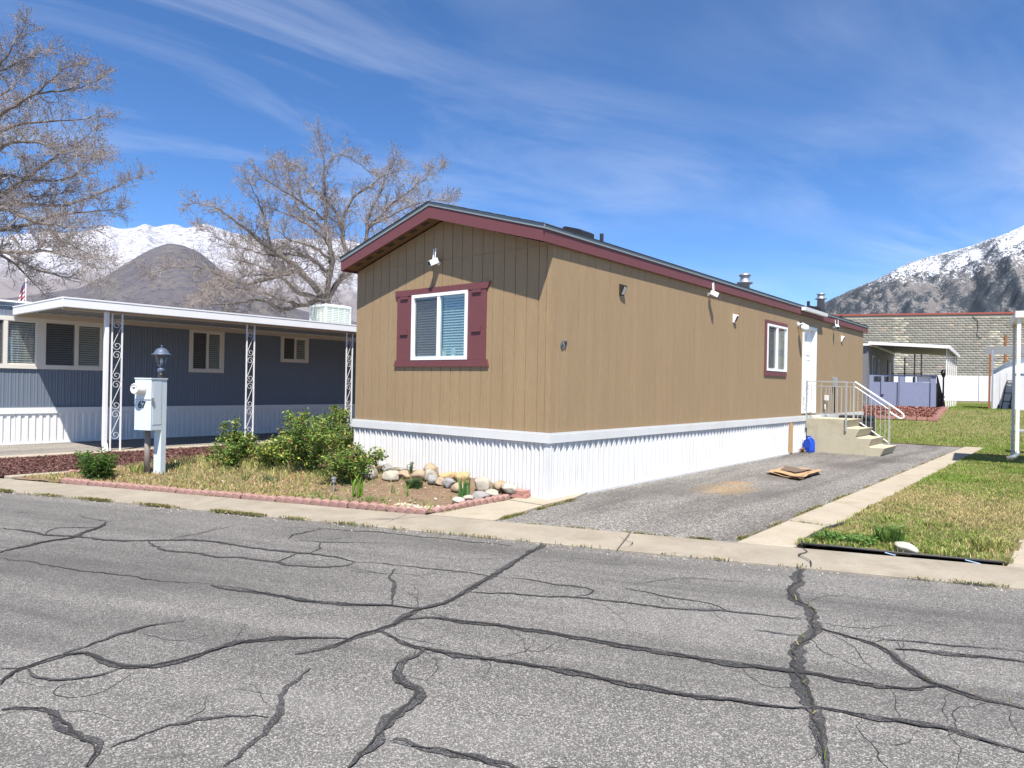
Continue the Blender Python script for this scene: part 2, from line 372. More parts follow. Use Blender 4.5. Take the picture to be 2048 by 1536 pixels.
def npmesh(name, V, F, mat, parent=None, col=None, origin=(0, 0, 0), smooth=False):
    # V (n,3), F (m,3) or (m,4)
    V = np.asarray(V, dtype=np.float32); F = np.asarray(F, dtype=np.int32); k = F.shape[1]
    og = np.array(ORG.get(parent.name, (0, 0, 0)) if parent else origin, dtype=np.float32)
    me = bpy.data.meshes.new(name); me.vertices.add(len(V)); me.vertices.foreach_set('co', (V-og).ravel())
    me.loops.add(F.size); me.loops.foreach_set('vertex_index', F.ravel())
    me.polygons.add(len(F)); me.polygons.foreach_set('loop_start', np.arange(0, F.size, k, dtype=np.int32))
    me.polygons.foreach_set('loop_total', np.full(len(F), k, dtype=np.int32))
    if smooth: me.polygons.foreach_set('use_smooth', np.ones(len(F), dtype=bool))
    if col is not None:
        ca = me.color_attributes.new('Col', 'FLOAT_COLOR', 'POINT'); c4 = np.ones((len(V), 4), dtype=np.float32); c4[:, :3] = col
        ca.data.foreach_set('color', c4.ravel())
    me.update(calc_edges=True); me.materials.append(M[mat] if isinstance(mat, str) else mat)
    o = bpy.data.objects.new(name, me); COL.objects.link(o)
    if parent: o.parent = parent
    else: o.location = tuple(float(x) for x in og)
    ORG[o.name] = tuple(float(x) for x in og); return o
def text_mesh(body, size, depth, mat3, loc, name, mat, parent, bold=.0):
    cu = bpy.data.curves.new('numeral', 'FONT'); cu.body = body; cu.size = size; cu.extrude = depth; cu.align_x = 'CENTER'; cu.align_y = 'CENTER'; cu.offset = bold
    to = bpy.data.objects.new('numeral_tmp', cu); COL.objects.link(to)
    dg = bpy.context.evaluated_depsgraph_get(); me = bpy.data.meshes.new_from_object(to.evaluated_get(dg))
    bpy.data.objects.remove(to); bpy.data.curves.remove(cu)
    og = Vector(ORG.get(parent.name, (0, 0, 0)))
    me.transform(Matrix.Translation(Vector(loc)-og)@mat3.to_4x4()); me.materials.clear(); me.materials.append(M[mat])
    me.name = name; o = bpy.data.objects.new(name, me); COL.objects.link(o); o.parent = parent; ORG[o.name] = tuple(og); return o

# numpy value noise
def vnoise(x, y, seed=0):
    xi = np.floor(x).astype(np.int64); yi = np.floor(y).astype(np.int64); xf = x-xi; yf = y-yi
    def h(a, b):
        n = (a*374761393+b*668265263+seed*1442695041) & 0xffffffff
        n = ((n ^ (n >> 13))*1274126177) & 0xffffffff
        return ((n ^ (n >> 16)) & 0xffff)/65535.0
    u = xf*xf*(3-2*xf); v = yf*yf*(3-2*yf)
    return (h(xi, yi)*(1-u)+h(xi+1, yi)*u)*(1-v)+(h(xi, yi+1)*(1-u)+h(xi+1, yi+1)*u)*v
def fbm(x, y, o=5, seed=0, g=.5):
    r = 0; a = 1; s = 0
    for i in range(o): r = r+a*vnoise(x*2**i, y*2**i, seed+i*17); s += a; a *= g
    return r/s
def ridged(x, y, o=4, seed=0):
    r = 0; a = 1; s = 0
    for i in range(o): r = r+a*(1-np.abs(2*vnoise(x*2**i, y*2**i, seed+i*31)-1)); s += a; a *= .5
    return r/s

# ================================================================== SETTING
TV = Vector((.9339, .3576, 0)); NV = Vector((-.3576, .9339, 0)); CO = Vector((1.224, -2.2, 0))
def ct(t, n, z=0.): return CO+TV*t+NV*n+Vector((0, 0, z))
def curb_back(x): return -1.4716+(x-.945)*.3829
def ramp_z(y): s = min(max((y-16.5)/8.5, 0), 1); return .95*s*s*(3-2*s)*.35+.95*s*.65
rnd = random.Random(7)

struct(MB().add([(-11400, -11400, -.07), (11400, -11400, -.07), (11400, 11400, -.07), (-11400, 11400, -.07)], [(0, 1, 2, 3)]).build('ground', 'dirt'))
road = struct(MB().add([ct(-90, -18, -.012), ct(90, -18, -.012), ct(90, .02, -.012), ct(-90, .02, -.012)], [(0, 1, 2, 3)]).build('road', 'road'))
CRACKS=[(0.065,[(1.48,-1.95),(1.58,-2.29),(1.69,-2.66),(1.8,-2.93),(1.9,-3.28),(1.98,-3.56),(2.07,-3.85),(2.12,-4.13),(2.11,-4.3),(2.12,-4.43),(2.21,-4.66),(2.22,-4.84),(2.2,-5.0),(2.23,-5.15),(2.22,-5.29),(2.18,-5.38)]),
(0.055,[(0.49,-5.03),(0.75,-4.96),(0.96,-4.87),(1.2,-4.81),(1.41,-4.74),(1.63,-4.63),(1.78,-4.51),(1.89,-4.42),(2.04,-4.36),(2.11,-4.3)]),
(0.014,[(-1.64,-5.9),(-1.17,-5.74),(-0.73,-5.6),(-0.44,-5.47),(-0.14,-5.34),(0.2,-5.19),(0.49,-5.03)]),
(0.04,[(1.87,-4.42),(1.72,-4.22),(1.61,-4.1),(1.39,-3.98),(1.29,-3.92),(1.15,-3.74)]),
(0.014,[(0.92,-4.04),(1.07,-3.95),(1.25,-3.91)]),
(0.045,[(-3.02,-5.56),(-2.77,-5.45),(-2.35,-5.33),(-2.06,-5.15),(-1.7,-5.0),(-1.43,-4.8),(-1.3,-4.64),(-1.08,-4.43),(-0.83,-4.29),(-0.55,-4.24),(-0.26,-4.14),(0.04,-4.01),(0.24,-3.92),(0.41,-3.85),(0.56,-3.83),(0.73,-3.85)]),
(0.06,[(-1.82,-5.85),(-1.96,-5.62),(-2.03,-5.4),(-2.04,-5.18),(-2.3,-4.93),(-2.6,-4.68)]),
(0.035,[(-2.35,-5.33),(-2.63,-5.22),(-2.63,-5.08),(-2.42,-4.87),(-2.31,-4.86)]),
(0.05,[(-1.38,-4.75),(-0.98,-4.8),(-0.8,-4.77),(-0.53,-4.64),(-0.28,-4.58),(-0.08,-4.45),(0.23,-4.33),(0.46,-4.28),(0.67,-4.12),(0.79,-3.97),(0.75,-3.86)]),
(0.02,[(-3.29,-4.75),(-3.09,-4.77),(-2.68,-4.65),(-2.47,-4.34)]),
(0.02,[(-1.3,-4.64),(-1.31,-4.37),(-1.44,-3.98),(-1.51,-3.77)]),
(0.035,[(0.23,-4.31),(0.17,-4.14),(0.1,-4.02)]),
(0.035,[(0.18,-3.94),(0.06,-3.78),(-0.1,-3.61)]),
(0.04,[(-0.51,-3.74),(-0.63,-3.61),(-0.64,-3.42),(-0.67,-3.21)]),
(0.03,[(-0.67,-3.21),(-0.39,-3.06),(-0.01,-2.86),(0.42,-2.71),(0.84,-2.57),(1.11,-2.46),(1.33,-2.38)]),
(0.02,[(-0.48,-3.75),(-0.1,-3.61),(0.07,-3.4),(0.36,-3.19)]),
(0.022,[(0.73,-3.85),(0.97,-3.67),(1.21,-3.59),(1.52,-3.49),(1.76,-3.37),(2.07,-3.25)]),
(0.035,[(2.09,-3.78),(2.36,-3.61),(2.58,-3.48),(2.77,-3.32),(3.01,-3.21),(3.22,-3.13),(3.43,-3.07),(3.61,-2.96),(3.75,-2.83),(3.9,-2.76),(4.06,-2.69),(4.21,-2.64)]),
(0.06,[(2.15,-4.55),(2.23,-4.44),(2.37,-4.34),(2.59,-4.27),(2.83,-4.17),(3.02,-4.08),(3.22,-4.03),(3.38,-3.97),(3.52,-3.95),(3.77,-3.87),(4.0,-3.8),(4.18,-3.73),(4.36,-3.67),(4.47,-3.61),(4.56,-3.59),(4.68,-3.56),(4.83,-3.51),(4.95,-3.46),(5.05,-3.42),(5.07,-3.33),(5.14,-3.26)]),
(0.055,[(2.24,-4.79),(2.4,-4.82),(2.53,-4.84),(2.66,-4.81),(2.85,-4.76),(3.02,-4.68),(3.19,-4.6),(3.38,-4.53),(3.56,-4.47),(3.74,-4.44),(3.89,-4.38),(4.06,-4.32),(4.26,-4.25),(4.41,-4.21),(4.55,-4.14),(4.67,-4.04)]),
(0.075,[(2.67,-4.82),(2.71,-4.91),(2.69,-5.03),(2.76,-5.13),(2.88,-5.2),(3.02,-5.22),(3.07,-5.19),(3.15,-5.35),(3.21,-5.5),(3.25,-5.61),(3.32,-5.69),(3.34,-5.8),(3.38,-5.91)]),
(0.08,[(3.35,-5.63),(3.45,-5.61),(3.57,-5.56),(3.71,-5.5),(3.87,-5.44),(3.94,-5.43)]),
(0.05,[(2.41,-5.43),(2.5,-5.59),(2.6,-5.73),(2.7,-5.83),(2.75,-5.85),(2.85,-5.96),(2.94,-6.09),(3.03,-6.22)]),
(0.038,[(2.47,-6.49),(2.45,-6.39),(2.45,-6.3),(2.51,-6.2),(2.55,-6.1),(2.59,-6.0),(2.74,-5.87)]),
(0.06,[(2.58,-6.62),(2.5,-6.56),(2.46,-6.51),(2.34,-6.54),(2.18,-6.56),(2.04,-6.56),(1.92,-6.55),(1.85,-6.58),(1.79,-6.66),(1.76,-6.71)]),
(0.055,[(1.41,-6.63),(1.3,-6.58),(1.25,-6.52),(1.24,-6.46),(1.24,-6.36),(1.24,-6.26),(1.24,-6.21),(1.43,-6.16),(1.6,-6.13),(1.71,-6.08),(1.77,-5.97),(1.78,-5.84),(1.76,-5.66),(1.76,-5.52),(1.85,-5.34),(1.98,-5.21),(2.09,-5.07),(2.2,-5.0)]),
(0.045,[(1.21,-6.27),(1.17,-6.18),(1.12,-6.01),(1.08,-5.86),(1.1,-5.69),(1.14,-5.55)]),
(0.038,[(1.24,-6.46),(1.43,-6.46),(1.57,-6.41),(1.64,-6.32),(1.66,-6.19),(1.65,-6.11)]),
(0.05,[(1.17,-6.57),(1.22,-6.51),(1.25,-6.46)]),
(0.105,[(3.76,-1.02),(3.81,-1.46),(3.91,-1.72),(3.93,-2.04),(4.06,-2.26),(4.18,-2.35),(4.27,-2.56),(4.3,-2.71),(4.36,-2.85),(4.35,-3.04),(4.37,-3.25),(4.41,-3.42),(4.47,-3.57),(4.56,-3.76),(4.63,-3.9),(4.69,-4.03),(4.75,-4.17),(4.83,-4.36),(4.91,-4.58)]),
(0.07,[(4.34,-2.77),(4.46,-2.76),(4.59,-2.79),(4.7,-2.83),(4.81,-2.9),(4.91,-3.04),(4.99,-3.14),(5.06,-3.24),(5.12,-3.26),(5.21,-3.26),(5.29,-3.27),(5.4,-3.27),(5.53,-3.27)]),
(0.055,[(4.83,-2.82),(4.98,-2.74),(5.16,-2.64),(5.49,-2.49)]),
(0.022,[(4.69,-2.78),(4.75,-2.64),(4.89,-2.6),(5.04,-2.53),(5.22,-2.42),(5.48,-2.27)]),
(0.06,[(4.69,-3.98),(4.77,-3.94),(4.89,-3.91),(5.0,-3.89),(5.14,-3.84),(5.26,-3.81),(5.38,-3.82),(5.56,-3.79)]),
(0.035,[(4.05,-3.09),(4.17,-3.07),(4.32,-2.99)]),
(0.038,[(2.93,-2.88),(3.14,-2.83),(3.37,-2.79),(3.57,-2.77),(3.67,-2.79),(3.75,-2.83)]),
(0.032,[(2.07,-3.25),(2.33,-3.16),(2.56,-3.08),(2.75,-3.05),(2.81,-3.08),(2.8,-3.24),(2.77,-3.32)]),
(0.008,[(4.91,-3.5),(4.96,-3.63),(5.03,-3.82)]),
(0.008,[(5.15,-3.3),(5.2,-3.49),(5.24,-3.71)]),
(0.008,[(4.88,-4.3),(4.99,-4.19),(5.11,-4.11),(5.16,-3.88)]),
(0.008,[(5.43,-3.36),(5.48,-3.52),(5.52,-3.64)]),
(0.012,[(2.91,-2.73),(2.97,-2.52),(3.11,-2.25),(3.43,-2.08),(3.8,-1.93)])]
def ribbon(pts, w, z, seed):
    # a poured strip of sealant: uneven width, wandering edges
    rr = random.Random(seed); P = [Vector((p[0], p[1], 0)) for p in pts]; Q = []
    for a, b in zip(P[:-1], P[1:]):
        L = (b-a).length; n = max(1, int(L/.035))
        for i in range(n): Q.append(a.lerp(b, i/n))
    Q.append(P[-1]); m = MB(); vs = []
    for k in range(4):
        Q = [Q[0]]+[(Q[i-1]+Q[i]*2+Q[i+1])/4 for i in range(1, len(Q)-1)]+[Q[-1]]
    for i, p in enumerate(Q):
        d = (Q[min(i+1, len(Q)-1)]-Q[max(i-1, 0)]).normalized(); s = Vector((-d.y, d.x, 0))
        nz = mnoise.noise(Vector((p.x*5, p.y*5, seed)))*.5; n2 = mnoise.noise(Vector((p.x*23, p.y*23, seed+9)))
        p = p+s*(mnoise.noise(Vector((p.x*3.5, p.y*3.5, 40+seed)))*.045+mnoise.noise(Vector((p.x*11, p.y*11, 60+seed)))*.020+mnoise.noise(Vector((p.x*27, p.y*27, 80+seed)))*.011)
        taper = min(1, .3+i*.06, .3+(len(Q)-1-i)*.06)
        ww = w*.5*taper*max(.35, 1+nz*1.1); a = p+s*ww*(1+.35*n2+rr.uniform(-.22, .22)); b = p-s*ww*(1-.35*n2+rr.uniform(-.22, .22))
        vs += [(a.x, a.y, z), (b.x, b.y, z)]
    m.add(vs, [(2*i, 2*i+1, 2*i+3, 2*i+2) for i in range(len(Q)-1)]); return m
for i, (w, pts) in enumerate(CRACKS):
    ribbon(pts, w*.80, -.008+.0006*(i % 7), i).build('crack_seal' if w > .016 else 'open_crack', 'tar' if w > .016 else 'crack', road)
    if w > .03:     # hairline cracks leaving the sealed one
        for q in range(len(pts)//4):
            p0 = Vector(rnd.choice(pts)); a_ = rnd.uniform(0, 6.28); hp = [p0]
            for s_ in range(rnd.randint(3, 8)): a_ += rnd.gauss(0, .55); hp.append(hp[-1]+Vector((math.cos(a_), math.sin(a_)))*rnd.uniform(.06, .16))
            if all(((p_.x-CO.x)*NV.x+(p_.y-CO.y)*NV.y) < -.03 for p_ in hp): ribbon(hp, .007, -.0098, i*31+q).build('open_crack', 'crack', road)
    if w >= .055:   # the crack that has reopened inside the sealant
        ribbon(pts, .016, -.0025+.0002*(i % 7), i+200).build('open_crack', 'crack', road)

gut = struct(MB().add([ct(-60, 0, -.011+.008), ct(60, 0, -.003), ct(60, .78, -.003), ct(-60, .78, -.003)], [(0, 1, 2, 3)]).build('gutter', 'crack'))
JT = [1.06-2.68*k for k in range(14, -1, -1)]+[5.1, 8.3, 11, 14, 17, 20, 23]
for ja, jb_ in zip(JT[:-1], JT[1:]):
    t0 = ja+.006; t1 = jb_-.006; dz = rnd.uniform(-.003, .004)
    m = MB(); bot = [ct(t0, .0, -.05), ct(t1, .0, -.05), ct(t1, .775, -.05), ct(t0, .775, -.05)]
    c = .008
    top = [ct(t0+c, c, .006+dz), ct(t1-c, c, .006+dz), ct(t1-c, .775-c, .016+dz), ct(t0+c, .775-c, .016+dz)]
    mid = [p+Vector((0, 0, .052)) for p in bot]
    m.add(bot+mid+top, [(0, 1, 5, 4), (1, 2, 6, 5), (2, 3, 7, 6), (3, 0, 4, 7), (4, 5, 9, 8), (5, 6, 10, 9), (6, 7, 11, 10), (7, 4, 8, 11), (8, 9, 10, 11)])
    m.build('slab', 'gutter', gut)
ribbon([tuple(ct(2.75, .78)[:2]), tuple(ct(2.83, .6)[:2]), tuple(ct(2.72, .42)[:2]), tuple(ct(2.85, .2)[:2]), tuple(ct(2.82, 0)[:2])], .02, .024, 77).build('open_crack', 'crack', gut)
ribbon([tuple(ct(-1.3, .74)[:2]), tuple(ct(-1.5, .5)[:2]), tuple(ct(-1.95, .2)[:2]), tuple(ct(-2.0, .02)[:2])], .012, .024, 78).build('open_crack', 'crack', gut)
ribbon([tuple(ct(.98, .5)[:2]), tuple(ct(1.2, .3)[:2]), tuple(ct(1.1, .05)[:2])], .012, .024, 79).build('open_crack', 'crack', gut)

struct(MB().add([(0, curb_back(0)-.02, 0), (2.98, curb_back(2.98)-.02, 0), (2.95, 16.6, 0), (0, 16.6, 0)], [(0, 1, 2, 3)]).build('driveway', 'drive'))
struct(MB().add([(-13.5, curb_back(-13.5)-.02, 0), (-10.38, curb_back(-10.38)-.02, 0), (-10.38, 15, 0), (-13.5, 15, 0)], [(0, 1, 2, 3)]).build('neighbour_driveway', 'drive_left'))

def slab_path(name, x0, x1, ys, z, mat, skew=None):
    p = struct(MB().add([(x0, ys[0], -.02), (x1, ys[0]+(x1-x0)*.38, -.02), (x1, ys[-1], -.02), (x0, ys[-1], -.02)], [(0, 1, 2, 3)]).build(name, 'crack'))
    for a, b in zip(ys[:-1], ys[1:]):
        d = rnd.uniform(-.005, .006); g = .009; k0 = (x1-x0)*.38 if a == ys[0] else 0
        q = [(x0, a+g), (x1, a+g+k0), (x1, b-g), (x0, b-g)]; c = .01
        q2 = [(x0+c, a+g+c), (x1-c, a+g+k0+c), (x1-c, b-g-c), (x0+c, b-g-c)]
        v = [(x, y, -.04) for x, y in q]+[(x, y, z+d-c) for x, y in q]+[(x, y, z+d) for x, y in q2]
        MB().add(v, [(0, 1, 5, 4), (1, 2, 6, 5), (2, 3, 7, 6), (3, 0, 4, 7), (4, 5, 9, 8), (5, 6, 10, 9), (6, 7, 11, 10), (7, 4, 8, 11), (8, 9, 10, 11)]).build('slab', mat, p)
    return p
slab_path('concrete_strip', 2.96, 3.47, [curb_back(2.96)+.02, .9, 3.6, 6.3, 8.9, 11.6, 14.3, 17.3], .022, 'concrete')
slab_path('neighbour_path', 5.18, 6.7, [curb_back(5.18)+.02, 1.7, 3.6, 5.6, 7.7, 9.3], .02, 'concrete')
slab_path('neighbour_strip', -10.38, -9.98, [curb_back(-10.38)+.02, -2.5, .4, 3.3, 6.2, 9.1, 14], .045, 'concrete')
slab_path('mow_strip', -7.12, -6.98, [curb_back(-7.12)+.02, -2.0, 0.6, 3.2, 6], .05, 'concrete')
# apron between the garden edging and the driveway, and the pad under the corner of the home
ap = struct(MB().add([(-.36, curb_back(-.36), -.004), (.46, curb_back(.46), -.004), (.25, -.42, -.004), (-.36, -.42, -.004)], [(0, 1, 2, 3)]).build('apron', 'crack'))
MB().prism([(-.36, curb_back(-.36)+.025, -.03), (.44, curb_back(.44)+.025, -.03), (.235, -.435, -.03), (-.36, -.435, -.03)], (0, 0, .048)).build('slab', 'concrete', ap)
MB().prism([(-.36, -.415, -.03), (.23, -.415, -.03), (.19, .35, -.03), (.03, .95, -.03), (-.4, .95, -.03)], (0, 0, .055)).build('slab', 'concrete', ap)

# garden bed, mounded towards the home
def bed_z(x, y):
    yf = curb_back(x); s = np.clip((y-yf-.25)/(1.9 if x > -4.36 else 4.), 0, 1)
    return .02+.15*s*(1 if x < -1.2 else max(0, (-.3-x)/.9))
def grid(name, xs, yfun, nj, zfun, mat, jit=.02, fr=4.):
    V = []; F = []; ni = len(xs)
    for i, x in enumerate(xs):
        y0, y1 = yfun(x)
        for j in range(nj+1):
            y = y0+(y1-y0)*j/nj; V.append((x, y, zfun(x, y)+jit*(mnoise.noise(Vector((x*fr, y*fr, 3)))+.5*mnoise.noise(Vector((x*fr*3, y*fr*3, 8))))))
    for i in range(ni-1):
        for j in range(nj): a = i*(nj+1)+j; F.append((a, a+nj+1, a+nj+2, a+1))
    return struct(npmesh(name, V, F, mat, smooth=True))
grid('garden_bed', np.linspace(-6.98, -4.34, 40), lambda x: (curb_back(x)+.06, 6), 90, bed_z, 'soil')
grid('garden_bed', np.linspace(-4.34, -.42, 60), lambda x: (curb_back(x)+.06, .03), 45, bed_z, 'soil')
grid('mulch_bed', np.linspace(-9.98, -7.12, 50), lambda x: (curb_back(x)+.04, 9), 130, lambda x, y: .03, 'mulch_dark', .025, 9)
grid('lawn', np.linspace(3.44, 5.22, 30), lambda x: (curb_back(x)+.12, 16.6), 150, lambda x, y: .02, 'lawn_soil', .02)
grid('lawn', np.linspace(5.2, 16, 30), lambda x: (9.32, 16.6), 30, lambda x, y: .02, 'lawn_soil', .02)
grid('lawn', np.linspace(-16, 40, 70), lambda x: (16.55, 58), 70, lambda x, y: ramp_z(y)+.01, 'lawn_soil', .03, 1.5)
struct(MB().prism([(-40, 47, .94), (40, 77.6, .94), (40, 83, .94), (-40, 52, .94)], (0, 0, .03)).build('back_road', 'drive'))

# ------------------------------------------------------------------ mountains (kilometres away, full relief)
def mount_mat(name, kind):
    t = NT(name); sp = t.n('SeparateXYZ'); t.l(t.pos, sp.inputs[0]); z = sp.outputs[2]
    sn = t.n('SeparateXYZ'); t.l(t.geo.outputs['Normal'], sn.inputs[0])
    if kind == 'range':
        n = t.noise(.0035, 8, .65); n2 = t.noise(.02, 6, .7, .6, t.mapping(scale=(1, 1, 3.2)))
        rock = t.mix(n, (.15, .135, .145), (.22, .20, .20))
        cover = t.math('ADD', t.math('DIVIDE', t.math('SUBTRACT', z, 560), 330), t.math('MULTIPLY', t.math('SUBTRACT', n, .5), 2.2), clamp=True)
        band = t.ramp(n2, (.50, 1), (.57, .12)); c = t.mix(t.math('MULTIPLY', cover, band), rock, t.mix(t.ramp(t.noise(.012, 6, .7, 0, t.mapping(scale=(1, 1, 2))), (.35, 0), (.6, 1)), (.30, .31, .36), (.45, .46, .50)))  # blue-grey streaks in the snow colour stand in for relief shading
    elif kind == 'hill':
        n = t.noise(.006, 8, .65); n2 = t.noise(.05, 5, .7, 0, t.mapping(scale=(1, 1, 2.5)))
        c = t.mix(t.ramp(n, (.35, 0), (.65, 1)), (.085, .08, .095), (.125, .115, .12)); c = t.mix(t.ramp(t.noise(.012, 6, .7), (.5, 0), (.72, .6)), c, (.155, .145, .095))  # purple grey tint of distant air is mixed into the hill colour
        c = t.mix(t.ramp(n2, (.52, 0), (.62, .7)), c, (.045, .043, .052))
    else:
        n = t.noise(.0045, 8, .62); tr = t.noise(.11, 4, .78, .3, t.mapping(scale=(1, 1, .5)))
        rock = t.mix(t.ramp(n, (.35, 0), (.65, 1)), (.115, .11, .115), (.19, .175, .165))
        rock = t.mix(t.ramp(t.noise(.05, 5, .75), (.52, 0), (.68, .65)), rock, (.27, .25, .22))
        cover = t.math('ADD', t.math('DIVIDE', t.math('SUBTRACT', z, 560), 190), t.math('MULTIPLY', t.math('SUBTRACT', t.noise(.05, 6, .72, .5, t.mapping(scale=(1, 1, .3))), .5), 4.6), clamp=True)
        c = t.mix(t.ramp(cover, (.35, 0), (.62, 1)), rock, (.60, .61, .65))
        thr = t.math('ADD', tr, t.math('MULTIPLY', t.math('SUBTRACT', n, .5), .55))
        # fewer trees high up, more on north-facing spurs
        thr = t.math('SUBTRACT', thr, t.math('MULTIPLY', t.math('DIVIDE', t.math('SUBTRACT', z, 420), 700), .10))
        thr = t.math('SUBTRACT', thr, t.math('MULTIPLY', sn.outputs[0], .14))
        c = t.mix(t.ramp(thr, (.45, 0), (.52, .95)), c, (.030, .040, .050))
    return t.fin(c, .95, 0, .05)
def mountain(name, ridge, wf, wb, amp, fu, seed, mat, label, nu=420, nv=150, power=1.15, crest=.02):
    az = np.array([q[0] for q in ridge], float); el = np.array([q[1] for q in ridge], float); ds = np.array([q[2] for q in ridge], float)
    ua = np.linspace(az[0], az[-1], nu)
    e = np.interp(ua, az, el); d = np.interp(ua, az, ds)
    for k in range(2): e[1:-1] = (e[:-2]+2*e[1:-1]+e[2:])/4
    zr = d*np.tan(np.radians(e))+1.6; dirx = np.sin(np.radians(ua)); diry = np.cos(np.radians(ua))
    s = ua*np.pi/180*d.mean()/1000.
    v = np.linspace(-1, 1, nv); U, Vv = np.meshgrid(np.arange(nu), v, indexing='ij'); S = s[U]
    av = np.abs(Vv); w = np.where(Vv < 0, wf, wb)
    dist = d[U]+Vv*w
    h = zr[U]*(1-av)**power
    gl = ridged(S*fu+Vv*.9, av*1.3+S*.25, 5, seed)-.66
    h = h+amp*np.where(gl > 0, gl*np.minimum(1, av*1.6), gl*np.minimum(1, av*4))*(1-av)**.6
    h = h+amp*.35*(fbm(S*fu*5, Vv*w/1000*fu*5, 4, seed+5)-.5)*np.minimum(1, av*8+.02)
    h = h+crest*zr[U]*(fbm(S*9, Vv*8+3, 4, seed+9)-.5)*np.exp(-av*30)
    h = np.where(av > .985, -30, h)
    X = CAM.x+dirx[U]*dist; Y = CAM.y+diry[U]*dist
    P = np.stack([X, Y, h], -1).reshape(-1, 3)
    I, J = np.meshgrid(np.arange(nu-1), np.arange(nv-1), indexing='ij'); a = (I*nv+J).ravel()
    o = npmesh(name, P, np.stack([a, a+nv, a+nv+1, a+1], -1), mat, smooth=True); struct(o); o['label'] = label; return o
mountain('mountain', [(-112, 8, 7600), (-95, 9, 7400), (-84, 9.2, 7200), (-77, 9.0, 7100), (-75.9, 9.5, 7100), (-72, 10.2, 7000), (-70.6, 10.85, 7000), (-69.7, 10.6, 7000), (-68.6, 10.9, 7000), (-68.2, 11.35, 7000), (-67.6, 10.95, 7000), (-66.3, 11.55, 7000), (-65.4, 11.2, 7000), (-64.2, 11.75, 7000), (-62.6, 11.3, 7000), (-60, 11.0, 7000), (-57, 11.2, 7000), (-54, 11.5, 7100), (-50, 10.5, 7200), (-44, 8.6, 7300), (-36, 5, 7500), (-28, 2, 7700)],
         4200, 3500, 420, 1.9, 11, mount_mat('snow_range', 'range'), 'long snow covered mountain range behind the bare trees')
mountain('hill', [(-110, 3.4, 3300), (-95, 4.2, 3200), (-84, 4.6, 3100), (-76.6, 5.1, 3000), (-72.1, 6.3, 3000), (-70.7, 7.2, 3000), (-69.4, 8.2, 3000), (-67.8, 9.4, 3000), (-66.7, 9.95, 3000), (-65.6, 9.95, 3000), (-64.5, 9.6, 3000), (-63.0, 8.4, 3000), (-61.6, 7.3, 3000), (-59.5, 6.3, 3000), (-57, 5.6, 3050), (-50, 4.4, 3100), (-42, 3.2, 3200), (-32, 1.6, 3300)],
         1900, 1500, 120, 4.0, 23, mount_mat('scrub_hill', 'hill'), 'grey brown rounded foothill in front of the snowy range', 320, 110, 1.0, .03)
mountain('mountain', [(-40, .6, 4700), (-28, 2.6, 4650), (-20, 4.9, 4600), (-15.57, 6.67, 4600), (-13.9, 7.5, 4600), (-12.4, 8.15, 4600), (-11.2, 8.75, 4600), (-10.5, 9.15, 4600), (-9.7, 9.38, 4600), (-8.2, 9.75, 4600), (-6.1, 10.25, 4600), (-4.9, 10.6, 4600), (-3.9, 11.0, 4600), (-2.5, 11.6, 4600), (2, 12.6, 4600), (9, 11.6, 4600), (18, 9.4, 4700), (30, 6, 4800)],
         2300, 2300, 300, 3.0, 37, mount_mat('wooded_mountain', 'wooded'), 'steep snow dusted mountain with dark conifers on the right', 460, 170, 1.1, .02)

# ================================================================== BROWN MOBILE HOME
HW, HL, ZT, ZE = 4.364, 17.28, .942, 3.56      # width, length, top of skirt trim, top of side wall
RX = -2.18                                       # ridge
def soff(x): return 4.20-.288*abs(x-RX)
home = thing('mobile_home', 'brown mobile home with maroon trim and white ribbed skirting beside the asphalt driveway', 'mobile home', (-2.18, 8.6, 0))
GR = .005
def wall_pieces(a0, a1, z0, ztop, holes, grooves, seam=None, GR=.005):
    """rectangles (u0,u1,zlow,ztop_left,ztop_right) for the planks of one wall, minus holes"""
    out = []; cuts = sorted(set([a0, a1]+[g for g in grooves if a0 < g < a1]))
    for u0, u1 in zip(cuts[:-1], cuts[1:]):
        l, r = u0+GR, u1-GR
        sub = sorted(set([l, r]+[h for hh in holes for h in hh[:2] if l < h < r]))
        for s0, s1 in zip(sub[:-1], sub[1:]):
            if s1-s0 < .003: continue
            mid = (s0+s1)/2; iv = [(z0, None)]
            for (h0, h1, hz0, hz1) in holes:
                if h0 <= mid <= h1: iv = [(z0, hz0), (hz1, None)]
            rows = []
            for lo, hi in iv:
                if seam is not None and hi is None: rows += [(lo, seam-.008), (seam+.008, None)]
                else: rows.append((lo, hi))
            for lo, hi in rows:
                zl = ztop(s0) if hi is None else hi; zr = ztop(s1) if hi is None else hi
                if zl-lo < .02 and zr-lo < .02: continue
                out.append((s0, s1, lo, max(zl, lo+.001), max(zr, lo+.001)))
    return out
WF = (-2.862, -1.59, 1.98, 3.05); WS = (8.335, 9.70, 2.045, 3.14); DR = (10.97, 12.14, 1.0, 3.31)
